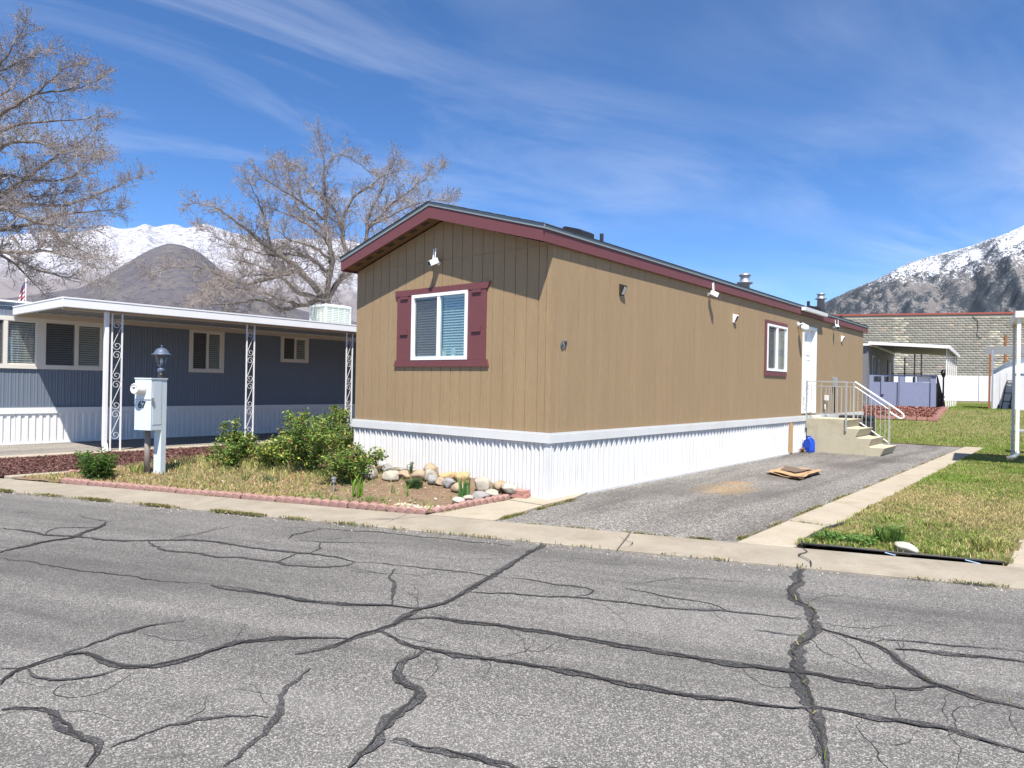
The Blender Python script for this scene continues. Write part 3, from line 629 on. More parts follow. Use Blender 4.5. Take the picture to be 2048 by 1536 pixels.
# front wall
fw = MB()
for u0, u1, z0, z1 in ((-HW+.02, WF[0], ZT-.1, 3.56), (WF[1], -.02, ZT-.1, 3.56), (WF[0], WF[1], ZT-.1, WF[2]), (WF[0], WF[1], WF[3], 3.56)): fw.box(u0, u1, .010, .05, z0, z1)
fw.prism([(-HW+.02, .007, 3.562), (-.02, .007, 3.562), (-.02, .007, soff(0)), (RX, .007, soff(RX)), (-HW+.02, .007, soff(-HW))], (0, .036, 0))
fwo = fw.build('wall', 'siding', home)
gx = [-4.126+.2163*k for k in range(19)]+[-.095]
for (a, b, lo, zl, zr) in wall_pieces(-HW, 0, ZT-.02, soff, [WF], gx, 3.57):
    poly = [(a, 0, lo), (b, 0, lo), (b, 0, zr), (a, 0, zl)]
    if zr-lo < .01: poly = [(a, 0, lo), (b, 0, lo), (a, 0, zl)]
    if zl-lo < .01: poly = [(a, 0, lo), (b, 0, lo), (b, 0, zr)]
    if a < RX < b and zl > 4: poly = [(a, 0, lo), (b, 0, lo), (b, 0, zr), (RX, 0, soff(RX)), (a, 0, zl)]
    MB().prism(poly, (0, .012, 0)).build('siding_plank', 'siding', fwo)
# long side wall
sw = MB()
for u0, u1, z0, z1 in ((.02, WS[0], ZT-.1, ZE), (WS[0], WS[1], ZT-.1, WS[2]), (WS[0], WS[1], WS[3], ZE), (WS[1], DR[0], ZT-.1, ZE), (DR[0], DR[1], ZT-.1, DR[2]), (DR[0], DR[1], DR[3], ZE), (DR[1], HL-.02, ZT-.1, ZE)): sw.box(-.05, -.007, u0, u1, z0, z1)
swo = sw.build('wall', 'siding', home)
gy = [.11]+[.22+.2163*k for k in range(80)]
for (a, b, lo, zl, zr) in wall_pieces(0, HL, ZT-.02, lambda y: ZE+.05, [WS, DR], gy, None, .0032):
    MB().box(-.012, 0, a, b, lo, zl).build('siding_plank', 'siding', swo)
# far end and hidden long side
b = MB().box(-HW+.02, -.02, HL-.06, HL-.01, ZT-.1, 3.56); b.prism([(-HW+.02, HL-.06, 3.562), (-.02, HL-.06, 3.562), (-.02, HL-.06, soff(0)), (RX, HL-.06, soff(RX)), (-HW+.02, HL-.06, soff(-HW))], (0, .05, 0))
b.build('wall', 'siding', home)
MB().box(-HW, -HW+.03, .012, HL-.012, ZT-.1, ZE).build('wall', 'siding', home)

# ribbed skirting: a folded sheet in panels between a top rail and a bottom rail
PROF = [(0, 0), (.016, .036), (.036, .036), (.050, .004), (.086, .028), (.122, .0), (.15, 0)]
def skirt_profile(a0, a1):
    pts = []; u = a0
    while u < a1-.001:
        for du, h in PROF[:-1]:
            if u+du < a1: pts.append((u+du, h))
        u += .15
    pts.append((a1, 0)); return pts
def skirt(axis, a0, a1, base, sign, z0, z1, parent, mat='white_vinyl', panel=1.2):
    u = a0
    while u < a1-.01:
        e = min(u+panel, a1); pr = skirt_profile(u, e); m = MB(); vs = []; jo = rnd.uniform(-.003, .004); jk = rnd.uniform(.82, 1.1); jb2 = rnd.uniform(-.004, .004)
        for q, h in pr:
            for z, jz in ((z0, jb2), (z1, 0)):
                hh = h*jk+jo+jz+.0025*mnoise.noise(Vector((q*2.3, z*2, base*3)))
                vs.append((q, base+sign*hh, z) if axis == 'x' else (base+sign*hh, q, z))
        m.add(vs, [(2*i, 2*i+2, 2*i+3, 2*i+1) for i in range(len(pr)-1)]).build('skirting_panel', mat, parent); u = e
sk = MB().box(-HW+.05, -.05, .05, .06, .0, ZT).build('skirting', 'white_vinyl', home)
skirt('x', -HW, 0, .012, -1, .015, .84, sk)
skirt('y', 0, 9.98, -.012, 1, .015, .84, sk); skirt('y', 10.26, HL, -.012, 1, .015, .84, sk)
skirt('y', 0, HL, -HW+.012, -1, .015, .84, sk, panel=4)
# corner fold
MB().prism([(-.06, -.016, .015), (.016, -.016, .015), (.016, .06, .015), (.0, .06, .015), (0, 0, .015), (-.06, 0, .015)], (0, 0, .82)).build('corner_fold', 'white_vinyl', sk)
for nm, z0, z1, pr in (('top_rail', .80, .905, .042), ('rail_cap', .908, ZT, .030), ('bottom_rail', .0, .034, .036)):
    MB().box(-HW-pr, pr, -pr, -.0125 if z1 > .5 else -.001, z0, z1).build(nm, 'white_vinyl', sk)
    m = MB().box(.0125 if z1 > .5 else .001, pr-.001, -.0005, 9.99 if z1 < .5 else HL+pr, z0, z1)
    if z1 < .5: m.box(.001, pr-.001, 10.25, HL+pr, z0, z1)
    m.build(nm, 'white_vinyl', sk)
# plywood closing the gap in the skirting
MB().prism([(.012, 9.995, 0.02), (.012, 10.245, 0.02), (.012, 10.245, .795), (.012, 10.21, .775), (.012, 10.13, .765), (.012, 10.05, .775), (.012, 9.995, .795)], (.02, 0, 0)).build('plywood_patch', 'wood', home)

# roof
rf = MB()
for s in (-1, 1):
    xe = RX+s*2.24
    rf.prism([(RX, -.312, 4.405), (xe, -.312, 4.405-.288*2.24), (xe, -.312, 4.432-.288*2.24), (RX, -.312, 4.432)], (0, HL+.624, 0))
roof = rf.build('roof', 'shingle', home)
for s in (-1, 1):            # shingle courses, staggered butts seen along the edge
    for k in range(9):
        xa = RX+s*.26*k; xb = RX+s*(.26*(k+1)+.02); za = 4.437-.288*.26*k; zb = 4.437-.288*(.26*(k+1)+.02)
        if abs(xb-RX) > 2.275: xb = RX+s*2.275; zb = 4.437-.288*2.275
        MB().prism([(xa, -.342, za+.001), (xb, -.342, zb+.001), (xb, -.342, zb+.010), (xa, -.342, za+.004)], (0, HL+.684, 0)).build('shingle_course', 'shingle', roof)
# rake boards and drip edges on both gables
for y0, dy in ((-.314, .03), (HL+.284, .03)):
    for s in (-1, 1):
        xe = RX+s*2.245
        MB().prism([(RX, y0, 4.18), (xe, y0, 4.18-.288*2.245+.02), (xe, y0, 4.385-.288*2.245), (RX, y0, 4.385)], (0, dy, 0)).build('rake_board', 'maroon', roof)
        xe = RX+s*2.275; yd = y0-.012 if dy and y0 < 0 else y0+.02
        MB().prism([(RX, yd, 4.375), (xe, yd, 4.375-.288*2.275), (xe, yd, 4.436-.288*2.275), (RX, yd, 4.436)], (0, .022, 0)).build('drip_edge', 'drip', roof)
        MB().prism([(RX, y0+.035 if y0 < 0 else HL, 4.225), (RX+s*2.2, y0+.035 if y0 < 0 else HL, 4.225-.288*2.2), (RX+s*2.2, y0+.035 if y0 < 0 else HL, 4.24-.288*2.2), (RX, y0+.035 if y0 < 0 else HL, 4.24)], (0, .285, 0)).build('soffit', 'soffit', roof)
        if y0 < 0:
            so = None
            for k in range(7):
                xc = RX+s*(.25+.28*k); zc = 4.222-.288*abs(xc-RX); dx = .07
                MB().prism([(xc-dx, -.2, zc+.288*dx*s), (xc+dx, -.2, zc-.288*dx*s), (xc+dx, -.2, zc-.288*dx*s+.004), (xc-dx, -.2, zc+.288*dx*s+.004)], (0, .09, 0)).build('soffit_vent', 'vent_dark', roof)
# eave boards along the long sides
for s in (1, -1):
    x0 = .045 if s > 0 else -HW-.065
    MB().box(x0, x0+.02, -.2835, HL+.2835, 3.555, 3.755).build('eave_board', 'maroon', roof)
    xd = .067 if s > 0 else -HW-.082
    MB().box(xd, xd+.015, -.31, HL+.31, 3.726, 3.781).build('drip_edge', 'drip', roof)
    MB().box(min(x0+.01, 0 if s > 0 else -HW), max(x0, 0 if s > 0 else -HW), -.28, HL+.28, 3.60, 3.612).build('soffit', 'soffit', roof)
# roof fittings
def zr(x): return 4.44-.288*abs(x-RX)
def cap_vent(x, y, top, k, flat):
    z0 = zr(x)-.05; t = top
    if flat: pr = [(.11*k, z0), (.11*k, t-.20), (.13*k, t-.19), (.17*k, t-.175), (.17*k, t-.15), (.11*k, t-.145), (.10*k, t-.03), (.13*k, t-.03), (.13*k, t), (.02, t+.0)]
    else: pr = [(.12*k, z0), (.12*k, t-.30), (.19*k, t-.27), (.20*k, t-.235), (.12*k, t-.225), (.11*k, t-.085), (.15*k, t-.075), (.15*k, t-.05), (.10*k, t-.01), (.02, t)]
    MB().lathe([(r, z-0) for r, z in pr], (x, y, 0), 18).build('flue_cap', 'galv', roof, True)
cap_vent(-1.0, 9.53, 4.56, 1.0, False); cap_vent(-1.0, 16.03, 4.77, 1.05, True)
MB().tube([(-1.0, 2.8, zr(-1)-.03), (-1.0, 2.8, 4.345)], .035, 12).build('vent_pipe', 'black', roof)
MB().tube([(-1.0, 14.73, zr(-1)-.03), (-1.0, 14.73, 4.39)], .045, 12).build('vent_pipe', 'black', roof)
MB().tube([(-.6, 16.9, zr(-.6)-.03), (-.6, 16.9, zr(-.6)+.13)], .05, 12).build('vent_pipe', 'black', roof)
for x, y, l in ((-.92, 1.95, .36), (-.9, 15.2, .5)):
    z = zr(x); m = MB()
    m.prism([(x-.2, y-l/2, z+.06), (x+.2, y-l/2, z-.055), (x+.2, y-l/2, z+.10), (x+.13, y-l/2, z+.14), (x-.15, y-l/2, z+.22), (x-.2, y-l/2, z+.21)], (0, l, 0)); m.build('roof_vent', 'black', roof)
# rain diverter over the door: a short open white gutter
dv = MB().prism([(.09, 10.55, 3.65), (.185, 10.55, 3.65), (.20, 10.55, 3.735), (.19, 10.55, 3.735), (.176, 10.55, 3.662), (.10, 10.55, 3.662), (.10, 10.55, 3.74), (.09, 10.55, 3.74)], (0, 1.95, 0))
dv.box(.09, .19, 10.545, 10.55, 3.652, 3.733); dv.box(.09, .19, 12.5, 12.505, 3.652, 3.733); dv.build('rain_gutter', 'white', home)

# front window
fwn = MB()
x0, x1, z0, z1 = WF
fwn.box(x0, x1, -.035, .03, z0, z0+.055); fwn.box(x0, x1, -.035, .03, z1-.05, z1); fwn.box(x0, x0+.055, -.0349, .03, z0+.055, z1-.05); fwn.box(x1-.055, x1, -.0349, .03, z0+.055, z1-.05)
fwn.box(-2.26, -2.20, -.03, .028, z0+.055, z1-.05)
fwi = fwn.build('window', 'white', home)
def blind(a0, a1, z0, z1, y, pitch, parent, axis='x', tilt=1.02, mat='blind'):
    m = MB(); z = z0+.01
    w = pitch*.92
    while z < z1-.02:
        dz = w*math.sin(tilt)*.5; dy = w*math.cos(tilt)*.5
        if axis == 'x': vs = [(a0, y-dy, z-dz), (a1, y-dy, z-dz), (a1, y+dy, z+dz), (a0, y+dy, z+dz)]
        else: vs = [(y+dy, a0, z-dz), (y+dy, a1, z-dz), (y-dy, a1, z+dz), (y-dy, a0, z+dz)]
        m.add(vs, [(0, 1, 2, 3)]); z += pitch
    for k in (.12, .88):
        a = a0+(a1-a0)*k
        if axis == 'x': m.box(a-.002, a+.002, y-.001, y+.001, z0, z1)
        else: m.box(y-.001, y+.001, a-.002, a+.002, z0, z1)
    if axis == 'x': m.box(a0, a1, y-.02, y+.02, z1-.025, z1)
    else: m.box(y-.02, y+.02, a0, a1, z1-.025, z1)
    return stuff(m.build('blind', mat, parent))
MB().box(x0+.055, -2.26, .004, .007, z0+.055, z1-.05).build('pane', 'glass_plain', fwi)
MB().box(-2.20, x1-.055, -.006, -.003, z0+.055, z1-.05).build('pane', 'glass', fwi)
MB().add([(x0+.075, -.008, z0+.075), (-2.265, -.008, z0+.075), (-2.265, -.008, z1-.07), (x0+.075, -.008, z1-.07)], [(0, 1, 2, 3)]).build('insect_screen', 'screen', fwi)
blind(x0+.06, -2.262, z0+.06, z1-.05, .055, .042, fwi); blind(-2.198, x1-.06, z0+.06, z1-.05, .06, .042, fwi)
rm = MB().box(x0-.4, x1+.3, .9, .92, 1.0, 3.5); rm.box(x0-.4, x0-.38, .052, .9, 1.0, 3.5); rm.box(x1+.3, x1+.32, .052, .9, 1.0, 3.5); rm.box(x0-.4, x1+.3, .052, .9, .98, 1.0); rm.box(x0-.4, x1+.3, .052, .9, 3.5, 3.52)
rm.build('interior', 'interior', fwi)
cl = MB().lathe([(.045, 0), (.045, .018), (.03, .02)], (-1.92, .025, z0+.135), 16, (0, -1, 0)); cl.box(-1.955, -1.885, .0, .04, z0+.056, z0+.085)
tag(cl.build('clock', 'white', None, False, (-1.92, .02, z0+.056)), 'small round white clock standing inside the front window', 'clock')
tag(MB().obox((-2.13, .022, z0+.11), (.085, .012, .11)).build('card', 'paper', None, False, (-2.13, .02, z0+.056)), 'pale green card propped inside the front window', 'card')
# maroon head, sill and shutters
MB().prism([(-3.263, -.03, 3.047), (-1.19, -.03, 3.047), (-1.137, -.03, 3.147), (-3.289, -.03, 3.147)], (0, .029, 0)).build('window_head', 'maroon', home)
MB().prism([(-3.29, -.03, 1.872), (-1.147, -.03, 1.872), (-1.175, -.03, 1.977), (-3.262, -.03, 1.977)], (0, .029, 0)).build('window_sill', 'maroon', home)
for a, c in ((-3.23, -2.865), (-1.587, -1.213)):
    sh = MB().box(a, c, -.022, -.001, 1.979, 3.045).build('shutter', 'maroon', home)
    mid = (a+c)/2
    for zc in (2.995, 2.40):
        MB().box(mid-.09, mid+.09, -.045, -.0221, zc, zc+.045 if zc > 2.9 else zc+.09).build('louvre', 'maroon', sh)

# side window
y0, y1, z0, z1 = WS
m = MB(); m.box(-.03, .035, y0, y1, z0, z0+.055); m.box(-.03, .035, y0, y1, z1-.05, z1); m.box(-.03, .0349, y0, y0+.06, z0+.055, z1-.05); m.box(-.03, .0349, y1-.06, y1, z0+.055, z1-.05); m.box(-.028, .03, 8.94, 9.06, z0+.055, z1-.05)
swn = m.build('window', 'white', home)
MB().box(-.008, -.005, y0+.06, 8.94, z0+.055, z1-.05).build('pane', 'glass_plain', swn); MB().box(.003, .006, 9.06, y1-.06, z0+.055, z1-.05).build('pane', 'glass_plain', swn)
MB().add([(.012, y0+.08, z0+.075), (.012, 8.93, z0+.075), (.012, 8.93, z1-.07), (.012, y0+.08, z1-.07)], [(0, 1, 2, 3)]).build('insect_screen', 'screen', swn)
blind(y0+.06, 9.45, z0+.06, z1-.05, -.07, .042, swn, 'y', 1.0)
cu = MB()
for k in range(7): cu.tube([(-.11, 9.46+.028*k, z0+.06), (-.11, 9.46+.028*k, z1-.05)], .016, 6)
cu.build('curtain', mk('green_curtain', (.34, .36, .22), .15, 5, .8), swn)
rm = MB().box(-.92, -.9, y0-.3, y1+.3, 1.0, 3.5); rm.box(-.9, -.052, y0-.3, y0-.28, 1, 3.5); rm.box(-.9, -.052, y1+.28, y1+.3, 1, 3.5); rm.box(-.9, -.052, y0-.28, y1+.28, .98, 1.0); rm.box(-.9, -.052, y0-.28, y1+.28, 3.5, 3.52); rm.build('interior', 'interior', swn)
m = MB().box(.001, .026, 8.212, 9.714, z1+.002, 3.222); m.build('window_head', 'maroon', home)
m = MB().box(.001, .026, 8.2, 9.70, 1.93, z0-.002); m.build('window_sill', 'maroon', home)
MB().box(.001, .022, 8.215, y0-.002, z0, z1).build('window_casing', 'maroon', home); MB().box(.001, .022, y1+.002, 9.712, z0, z1).build('window_casing', 'maroon', home)

# door in its deep white frame
d0, d1, z0, z1 = DR
m = MB(); m.box(-.135, .022, d0, d0+.085, z0, z1); m.box(-.135, .022, d1-.085, d1, z0, z1); m.box(-.135, .0221, d0+.085, d1-.085, z1-.07, z1); m.box(-.135, .03, d0+.085, d1-.085, z0, z0+.04)
m.build('door_frame', 'white', home)
door = MB().box(-.135, -.10, d0+.085, d1-.085, z0+.04, z1-.07).build('door', 'white', home)
cy = (d0+d1)/2
for yy in (cy-.23, cy+.23):
    for za, zb in ((1.12, 1.55), (1.66, 2.45), (2.56, 3.1)):
        m = MB(); ya, yb = yy-.17, yy+.17; xs, xr = -.0995, -.086
        m.box(xs, xr, ya, yb, za, za+.025); m.box(xs, xr, ya, yb, zb-.025, zb); m.box(xs, xr, ya, ya+.025, za+.025, zb-.025); m.box(xs, xr, yb-.025, yb, za+.025, zb-.025); m.box(xs, -.092, ya+.06, yb-.06, za+.06, zb-.06)
        m.build('panel', 'white', door)
MB().lathe([(.03, 0), (.03, .01), (.012, .012), (.012, .04), (.032, .05), (.03, .08), (.005, .085)], (-.0995, d0+.17, 1.98), 12, (1, 0, 0)).build('handle', 'galv', door, True)
MB().lathe([(.03, 0), (.03, .02), (.01, .03)], (-.0995, d0+.17, 2.16), 12, (1, 0, 0)).build('lock', 'galv', door, True)
MB().box(-.0995, -.096, d0+.11, d0+.25, 2.42, 2.52).build('sticker', 'sticker', door)
# house numerals
mm = Matrix(((0, 0, 1), (1, 0, 0), (0, 1, 0)))
text_mesh('67', .165, .006, mm, (.010, .295, 2.18), 'house_number', 'lamp_metal', home, .0)
# electrical box with cable and conduit, outlet
MB().cbox(.001, .09, 13.72, 13.98, 1.75, 2.0).build('electrical_box', 'galv', home); MB().tube([(.04, 13.85, 1.74), (.04, 13.86, 1.3), (.03, 13.92, .96)], .018, 6).build('conduit', 'black', home)
MB().cbox(.001, .08, 13.0, 13.2, 1.33, 1.47).build('outlet_cover', 'white', home); MB().box(.001, .03, 13.03, 13.10, .98, 1.22).build('outlet_plate', 'white', home)

# things screwed to the walls
def camera_thing(p, wall, ydir, label):
    """antenna security camera: base disc, arm, boxy body with dark face, two aerials. wall normal = wall; body looks along ydir"""
    p = Vector(p); w = Vector(wall); l = Vector(ydir).normalized(); t = thing('security_camera', label, 'camera', tuple(p), 'white aerial security cameras on the brown home')
    MB().lathe([(.038, 0), (.038, .015), (.02, .02)], p, 12, w).build('base_plate', 'white', t, True)
    e = p+w*.11+Vector((0, 0, .01)); MB().tube([p+w*.015, p+w*.07, e], .013, 8).build('arm', 'white', t, True)
    r = l.cross(Vector((0, 0, 1))).normalized(); u = r.cross(l); m3 = Matrix((r, l, u)).transposed(); c = e+l*.02
    b = MB().obox(c, (.085, .15, .085), m3); bo = b.build('body', 'white', t)
    MB().obox(c+l*.0755, (.07, .004, .07), m3).build('lens_face', 'black', bo)
    for s in (-1, 1): MB().tube([c-l*.03+r*.036*s+u*.03, c-l*.03+r*.04*s+Vector((0, 0, .20))], .009, 6).build('aerial', 'white', t)
camera_thing((-2.26, .0, 3.53), (0, -1, 0), (-.3, -.85, -.45), 'white security camera with two aerials under the front gable peak')
camera_thing((0, 5.1, 3.45), (1, 0, 0), (.6, .5, -.35), 'white security camera under the long eave between black light and window')
camera_thing((0, 13.7, 3.46), (1, 0, 0), (.5, -.7, -.45), 'white security camera under the eave beyond the white door')
def sensor(y, z, label, black=False):
    t = thing('wall_light', label, 'light', (0, y, z), None if black else 'white wedge sensor lights on the brown home'); a = 'black' if black else 'white'
    MB().prism([(.001, y-.05, z-.09), (.03, y-.05, z-.09), (.095, y-.05, z+.05), (.07, y-.05, z+.07), (.001, y-.05, z+.09)], (0, .10, 0)).build('housing', a, t)
    MB().prism([(.034, y-.035, z-.075), (.040, y-.035, z-.077), (.094, y-.035, z+.036), (.088, y-.035, z+.038)], (0, .07, 0)).build('lens', 'meter_white' if black else 'black', t)
sensor(1.83, 3.15, 'black solar wall light near the front corner of the brown home', True)
sensor(6.4, 3.09, 'white wedge sensor light between the second camera and the side window')
sensor(14.65, 3.19, 'white wedge sensor light nearest the far end of the brown wall')
t = thing('porch_light', 'white globe porch light beside the top of the white door', 'light', (0, 10.58, 3.29))
MB().lathe([(.06, 0), (.06, .02), (.03, .03)], (.001, 10.58, 3.29), 14, (1, 0, 0)).build('base_plate', 'white', t, True)
MB().tube([(.02, 10.58, 3.29), (.12, 10.58, 3.31), (.17, 10.58, 3.28)], .022, 8).build('arm', 'white', t, True)
MB().lathe([(.04, .02), (.085, .0), (.105, -.06), (.10, -.11), (.06, -.16), (.01, -.17)][::-1], (.17, 10.58, 3.26), 16).build('globe', 'globe', t, True)

# ================================================================== CONCRETE STEPS WITH RAILINGS
st = thing('porch_steps', 'cream precast concrete steps with grey metal railings at the white door', 'steps', (.9, 12, 0))
YN, YF = 11.29, 12.72
side = [(.05, 0), (1.80, 0), (1.90, .20), (1.60, .20), (1.535, .225), (1.61, .415), (1.30, .415), (1.23, .44), (1.33, .645), (1.03, .645), (.97, .67), (1.05, .865), (.05, .865)]
MB().prism([(x, YN, z) for x, z in side], (0, YF-YN, 0)).build('body', 'steps', st)
rn = MB().box(.02, 1.03, YN-.035, YN-.0, 1.835, 1.86).build('railing', 'steel_rail', st)
def bar(m, a, c, r=.012): return m.tube([a, c], r, 4)
MB().box(.03, 1.0, YN-.028, YN-.008, 1.715, 1.735).build('rail', 'steel_rail', rn); MB().box(.03, 1.0, YN-.028, YN-.008, 1.0, 1.02).build('rail', 'steel_rail', rn)
for x, zb in ((.035, .62), (1.01, .58)): MB().box(x-.02, x+.02, YN-.041, YN-.001, zb, 1.834).build('post', 'steel_rail', rn)
for k in range(1, 8): x = .035+.975*k/8; MB().box(x-.008, x+.008, YN-.026, YN-.01, 1.021, 1.714).build('baluster', 'steel_rail', rn)
rfz = YF-.03
rl = MB().box(.0, .84, rfz-.018, rfz+.018, 1.835, 1.86).build('railing', 'steel_rail', st)
MB().box(.0, .83, rfz-.01, rfz+.01, 1.715, 1.735).build('rail', 'steel_rail', rl); MB().box(.0, .83, rfz-.01, rfz+.01, .95, .97).build('rail', 'steel_rail', rl)
for x, za, zb in ((.0, .867, 1.834), (.85, .867, 1.865), (1.72, .202, 1.25)): MB().box(x-.02, x+.02, rfz-.019, rfz+.019, za, zb).build('post', 'steel_rail', rl)
MB().tube([(.87, rfz, 1.86), (1.96, rfz, 1.10), (2.04, rfz, 1.03), (2.06, rfz, .96), (2.03, rfz, .915), (1.96, rfz, .915), (1.73, rfz, 1.07)], .022, 8).build('handrail', 'white', rl, True)
MB().tube([(.87, rfz, 1.73), (1.71, rfz, 1.14)], .012, 6).build('rail', 'white', rl); MB().tube([(.95, rfz, .80), (1.70, rfz, .27)], .014, 6).build('rail', 'white', rl)
for k in range(1, 7): x = .1+.11*k; MB().box(x-.008, x+.008, rfz-.008, rfz+.008, .971, 1.714).build('baluster', 'steel_rail', rl)
for x in (.95, 1.06, 1.16, 1.28, 1.39, 1.51, 1.62): MB().box(x-.008, x+.008, rfz-.008, rfz+.008, .80-.707*(x-.95)+.01, 1.73-.702*(x-.87)-.01).build('baluster', 'steel_rail', rl)
ac = thing('air_conditioner', 'black air conditioner unit on the ground behind the concrete steps', 'air conditioner', (.53, 14.4, 0))
bd = MB().cbox(.15, .93, 14.0, 14.8, .0, .80, .03).build('body', 'rubber', ac)
MB().cbox(.13, .95, 13.98, 14.82, .801, .90, .03).build('lid', 'black', ac)
for k in range(9): MB().box(.16, .92, 13.988, 13.999, .08+.075*k, .10+.075*k).build('slat', 'black', bd); MB().box(.931, .94, 14.02, 14.78, .08+.075*k, .10+.075*k).build('slat', 'black', bd)

# ================================================================== BLUE MOBILE HOME ON THE LEFT
LX, LY0, LY1 = -13.4, -5.2, 13.0
lh = thing('mobile_home', 'blue ribbed metal mobile home with white skirting behind the white carport', 'mobile home', (-15.6, 4, 0))
def rib_panel(y0, y1, z0, z1, x, period, prof, mat, parent, name, panel=1.22):
    u = y0
    while u < y1-.01:
        e = min(u+panel, y1); pts = []; q = u
        while q < e-.001:
            for dq, h in prof:
                if q+dq < e: pts.append((q+dq, h))
            q += period
        pts.append((e, 0)); vs = []
        for q, h in pts: vs += [(x+h, q, z0), (x+h, q, z1)]
        MB().add(vs, [(2*i, 2*i+2, 2*i+3, 2*i+1) for i in range(len(pts)-1)]).build(name, mat, parent); u = e
BP = [(0, 0), (.012, .005), (.03, .005), (.042, 0), (.09, 0), (.098, .003), (.112, .003), (.12, 0)]
lw = MB()
for a, b_, c, d in ((LY0, -3.9, .86, 3.34), (-3.9, -.92, .86, 1.77), (-3.9, -.92, 2.98, 3.34), (-.92, 1.21, .86, 3.34), (1.21, 2.21, .86, 1.79), (1.21, 2.21, 3.0, 3.34), (2.21, 4.03, .86, 3.34), (4.03, 5.01, .86, 2.18), (4.03, 5.01, 3.03, 3.34), (5.01, LY1, .86, 3.34)): lw.box(LX-.06, LX-.03, a, b_, c, d)
lwo = lw.build('wall', 'blue_wall', lh)
for a, b_, c, d in ((LY0, -3.9, .88, 3.34), (-3.9, -.92, .88, 1.77), (-3.9, -.92, 2.98, 3.34), (-.92, 1.21, .88, 3.34), (1.21, 2.21, .88, 1.79), (1.21, 2.21, 3.0, 3.34), (2.21, 4.03, .88, 3.34), (4.03, 5.01, .88, 2.18), (4.03, 5.01, 3.03, 3.34), (5.01, LY1, .88, 3.34)):
    rib_panel(a, b_, c, d, LX-.012, .14, BP, 'blue_wall', lwo, 'siding_panel')
m = MB(); m.box(-17.8, LX-.03, LY0, LY0+.04, .86, 3.3); m.box(-17.8, LX-.03, LY1-.04, LY1, .86, 3.3); m.box(-17.8, -17.76, LY0+.04, LY1-.04, .86, 3.3); m.build('wall', 'blue_wall', lh)
m = MB(); m.prism([(LX+.05, LY0-.1, 3.34), (-15.6, LY0-.1, 3.52), (-17.85, LY0-.1, 3.34), (-17.85, LY0-.1, 3.30), (LX+.05, LY0-.1, 3.30)], (0, LY1-LY0+.2, 0)); lr = m.build('roof', 'white_metal', lh)
MB().box(LX-.005, LX+.02, LY0, LY1, 3.20, 3.298).build('fascia', 'blue_wall', lr)
lsk = MB().box(LX-.05, LX-.04, LY0, LY1, 0, .86).build('skirting', 'white_metal', lh)
rib_panel(LY0, LY1, .03, .74, LX-.006, .145, [(0, 0), (.006, .022), (.068, .022), (.074, 0)], 'white_metal', lsk, 'skirting_panel')
MB().box(LX-.02, LX+.035, LY0, LY1, .715, .855).build('top_rail', 'white_metal', lsk); MB().box(LX-.02, LX+.02, LY0, LY1, .857, .885).build('drip_rail', 'blue_wall', lsk); MB().box(LX-.02, LX+.03, LY0, LY1, 0, .03).build('bottom_rail', 'white_metal', lsk)
def lwin(y0, y1, z0, z1, muls, fr, mat, blind_on=True):
    m = MB(); x0, x1 = LX-.05, LX+.03
    m.box(x0, x1, y0, y1, z0, z0+fr); m.box(x0, x1, y0, y1, z1-fr, z1); m.box(x0, x1-.0005, y0, y0+fr, z0+fr, z1-fr); m.box(x0, x1-.0005, y1-fr, y1, z0+fr, z1-fr)
    for a, c in muls: m.box(x0, x1-.004, a, c, z0+fr, z1-fr)
    w = m.build('window', mat, lh); e = [y0+fr]+[q for p in muls for q in p]+[y1-fr]
    for i in range(0, len(e), 2):
        MB().box(LX-.02, LX-.016, e[i], e[i+1], z0+fr, z1-fr).build('pane', 'glass_plain', w)
        f = MB()
        f.box(LX-.03, LX+.004, e[i], e[i]+.022, z0+fr, z1-fr); f.box(LX-.03, LX+.004, e[i+1]-.022, e[i+1], z0+fr, z1-fr); f.box(LX-.03, LX+.0035, e[i]+.022, e[i+1]-.022, z0+fr, z0+fr+.022); f.box(LX-.03, LX+.0035, e[i]+.022, e[i+1]-.022, z1-fr-.022, z1-fr)
        f.build('sash', 'grey_wall' if (i//2) % 2 == 0 else mat, w)
        if (i//2) % 2 == 0: MB().add([(LX-.008, e[i]+.02, z0+fr), (LX-.008, e[i+1]-.02, z0+fr), (LX-.008, e[i+1]-.02, z1-fr), (LX-.008, e[i]+.02, z1-fr)], [(0, 1, 2, 3)]).build('insect_screen', 'screen', w)
        blind(e[i]+.005, e[i+1]-.005, z0+fr, z1-fr, LX-.055, .055, w, 'y', 1.0)
    r = MB().box(LX-.8, LX-.78, y0-.2, y1+.2, z0-.5, z1+.2); r.box(LX-.78, LX-.062, y0-.2, y0-.18, z0-.5, z1+.2); r.box(LX-.78, LX-.062, y1+.18, y1+.2, z0-.5, z1+.2); r.box(LX-.78, LX-.062, y0-.18, y1+.18, z0-.52, z0-.5); r.box(LX-.78, LX-.062, y0-.18, y1+.18, z1+.2, z1+.22); r.build('interior', 'interior', w)
lwin(-3.9, -.92, 1.77, 2.98, [(-3.06, -2.98), (-2.41, -2.22), (-1.61, -1.53)], .10, 'cream_trim')
lwin(1.21, 2.21, 1.79, 3.0, [(1.69, 1.75)], .10, 'cream_trim')
lwin(4.03, 5.01, 2.18, 3.03, [(4.50, 4.56)], .10, 'cream_trim')

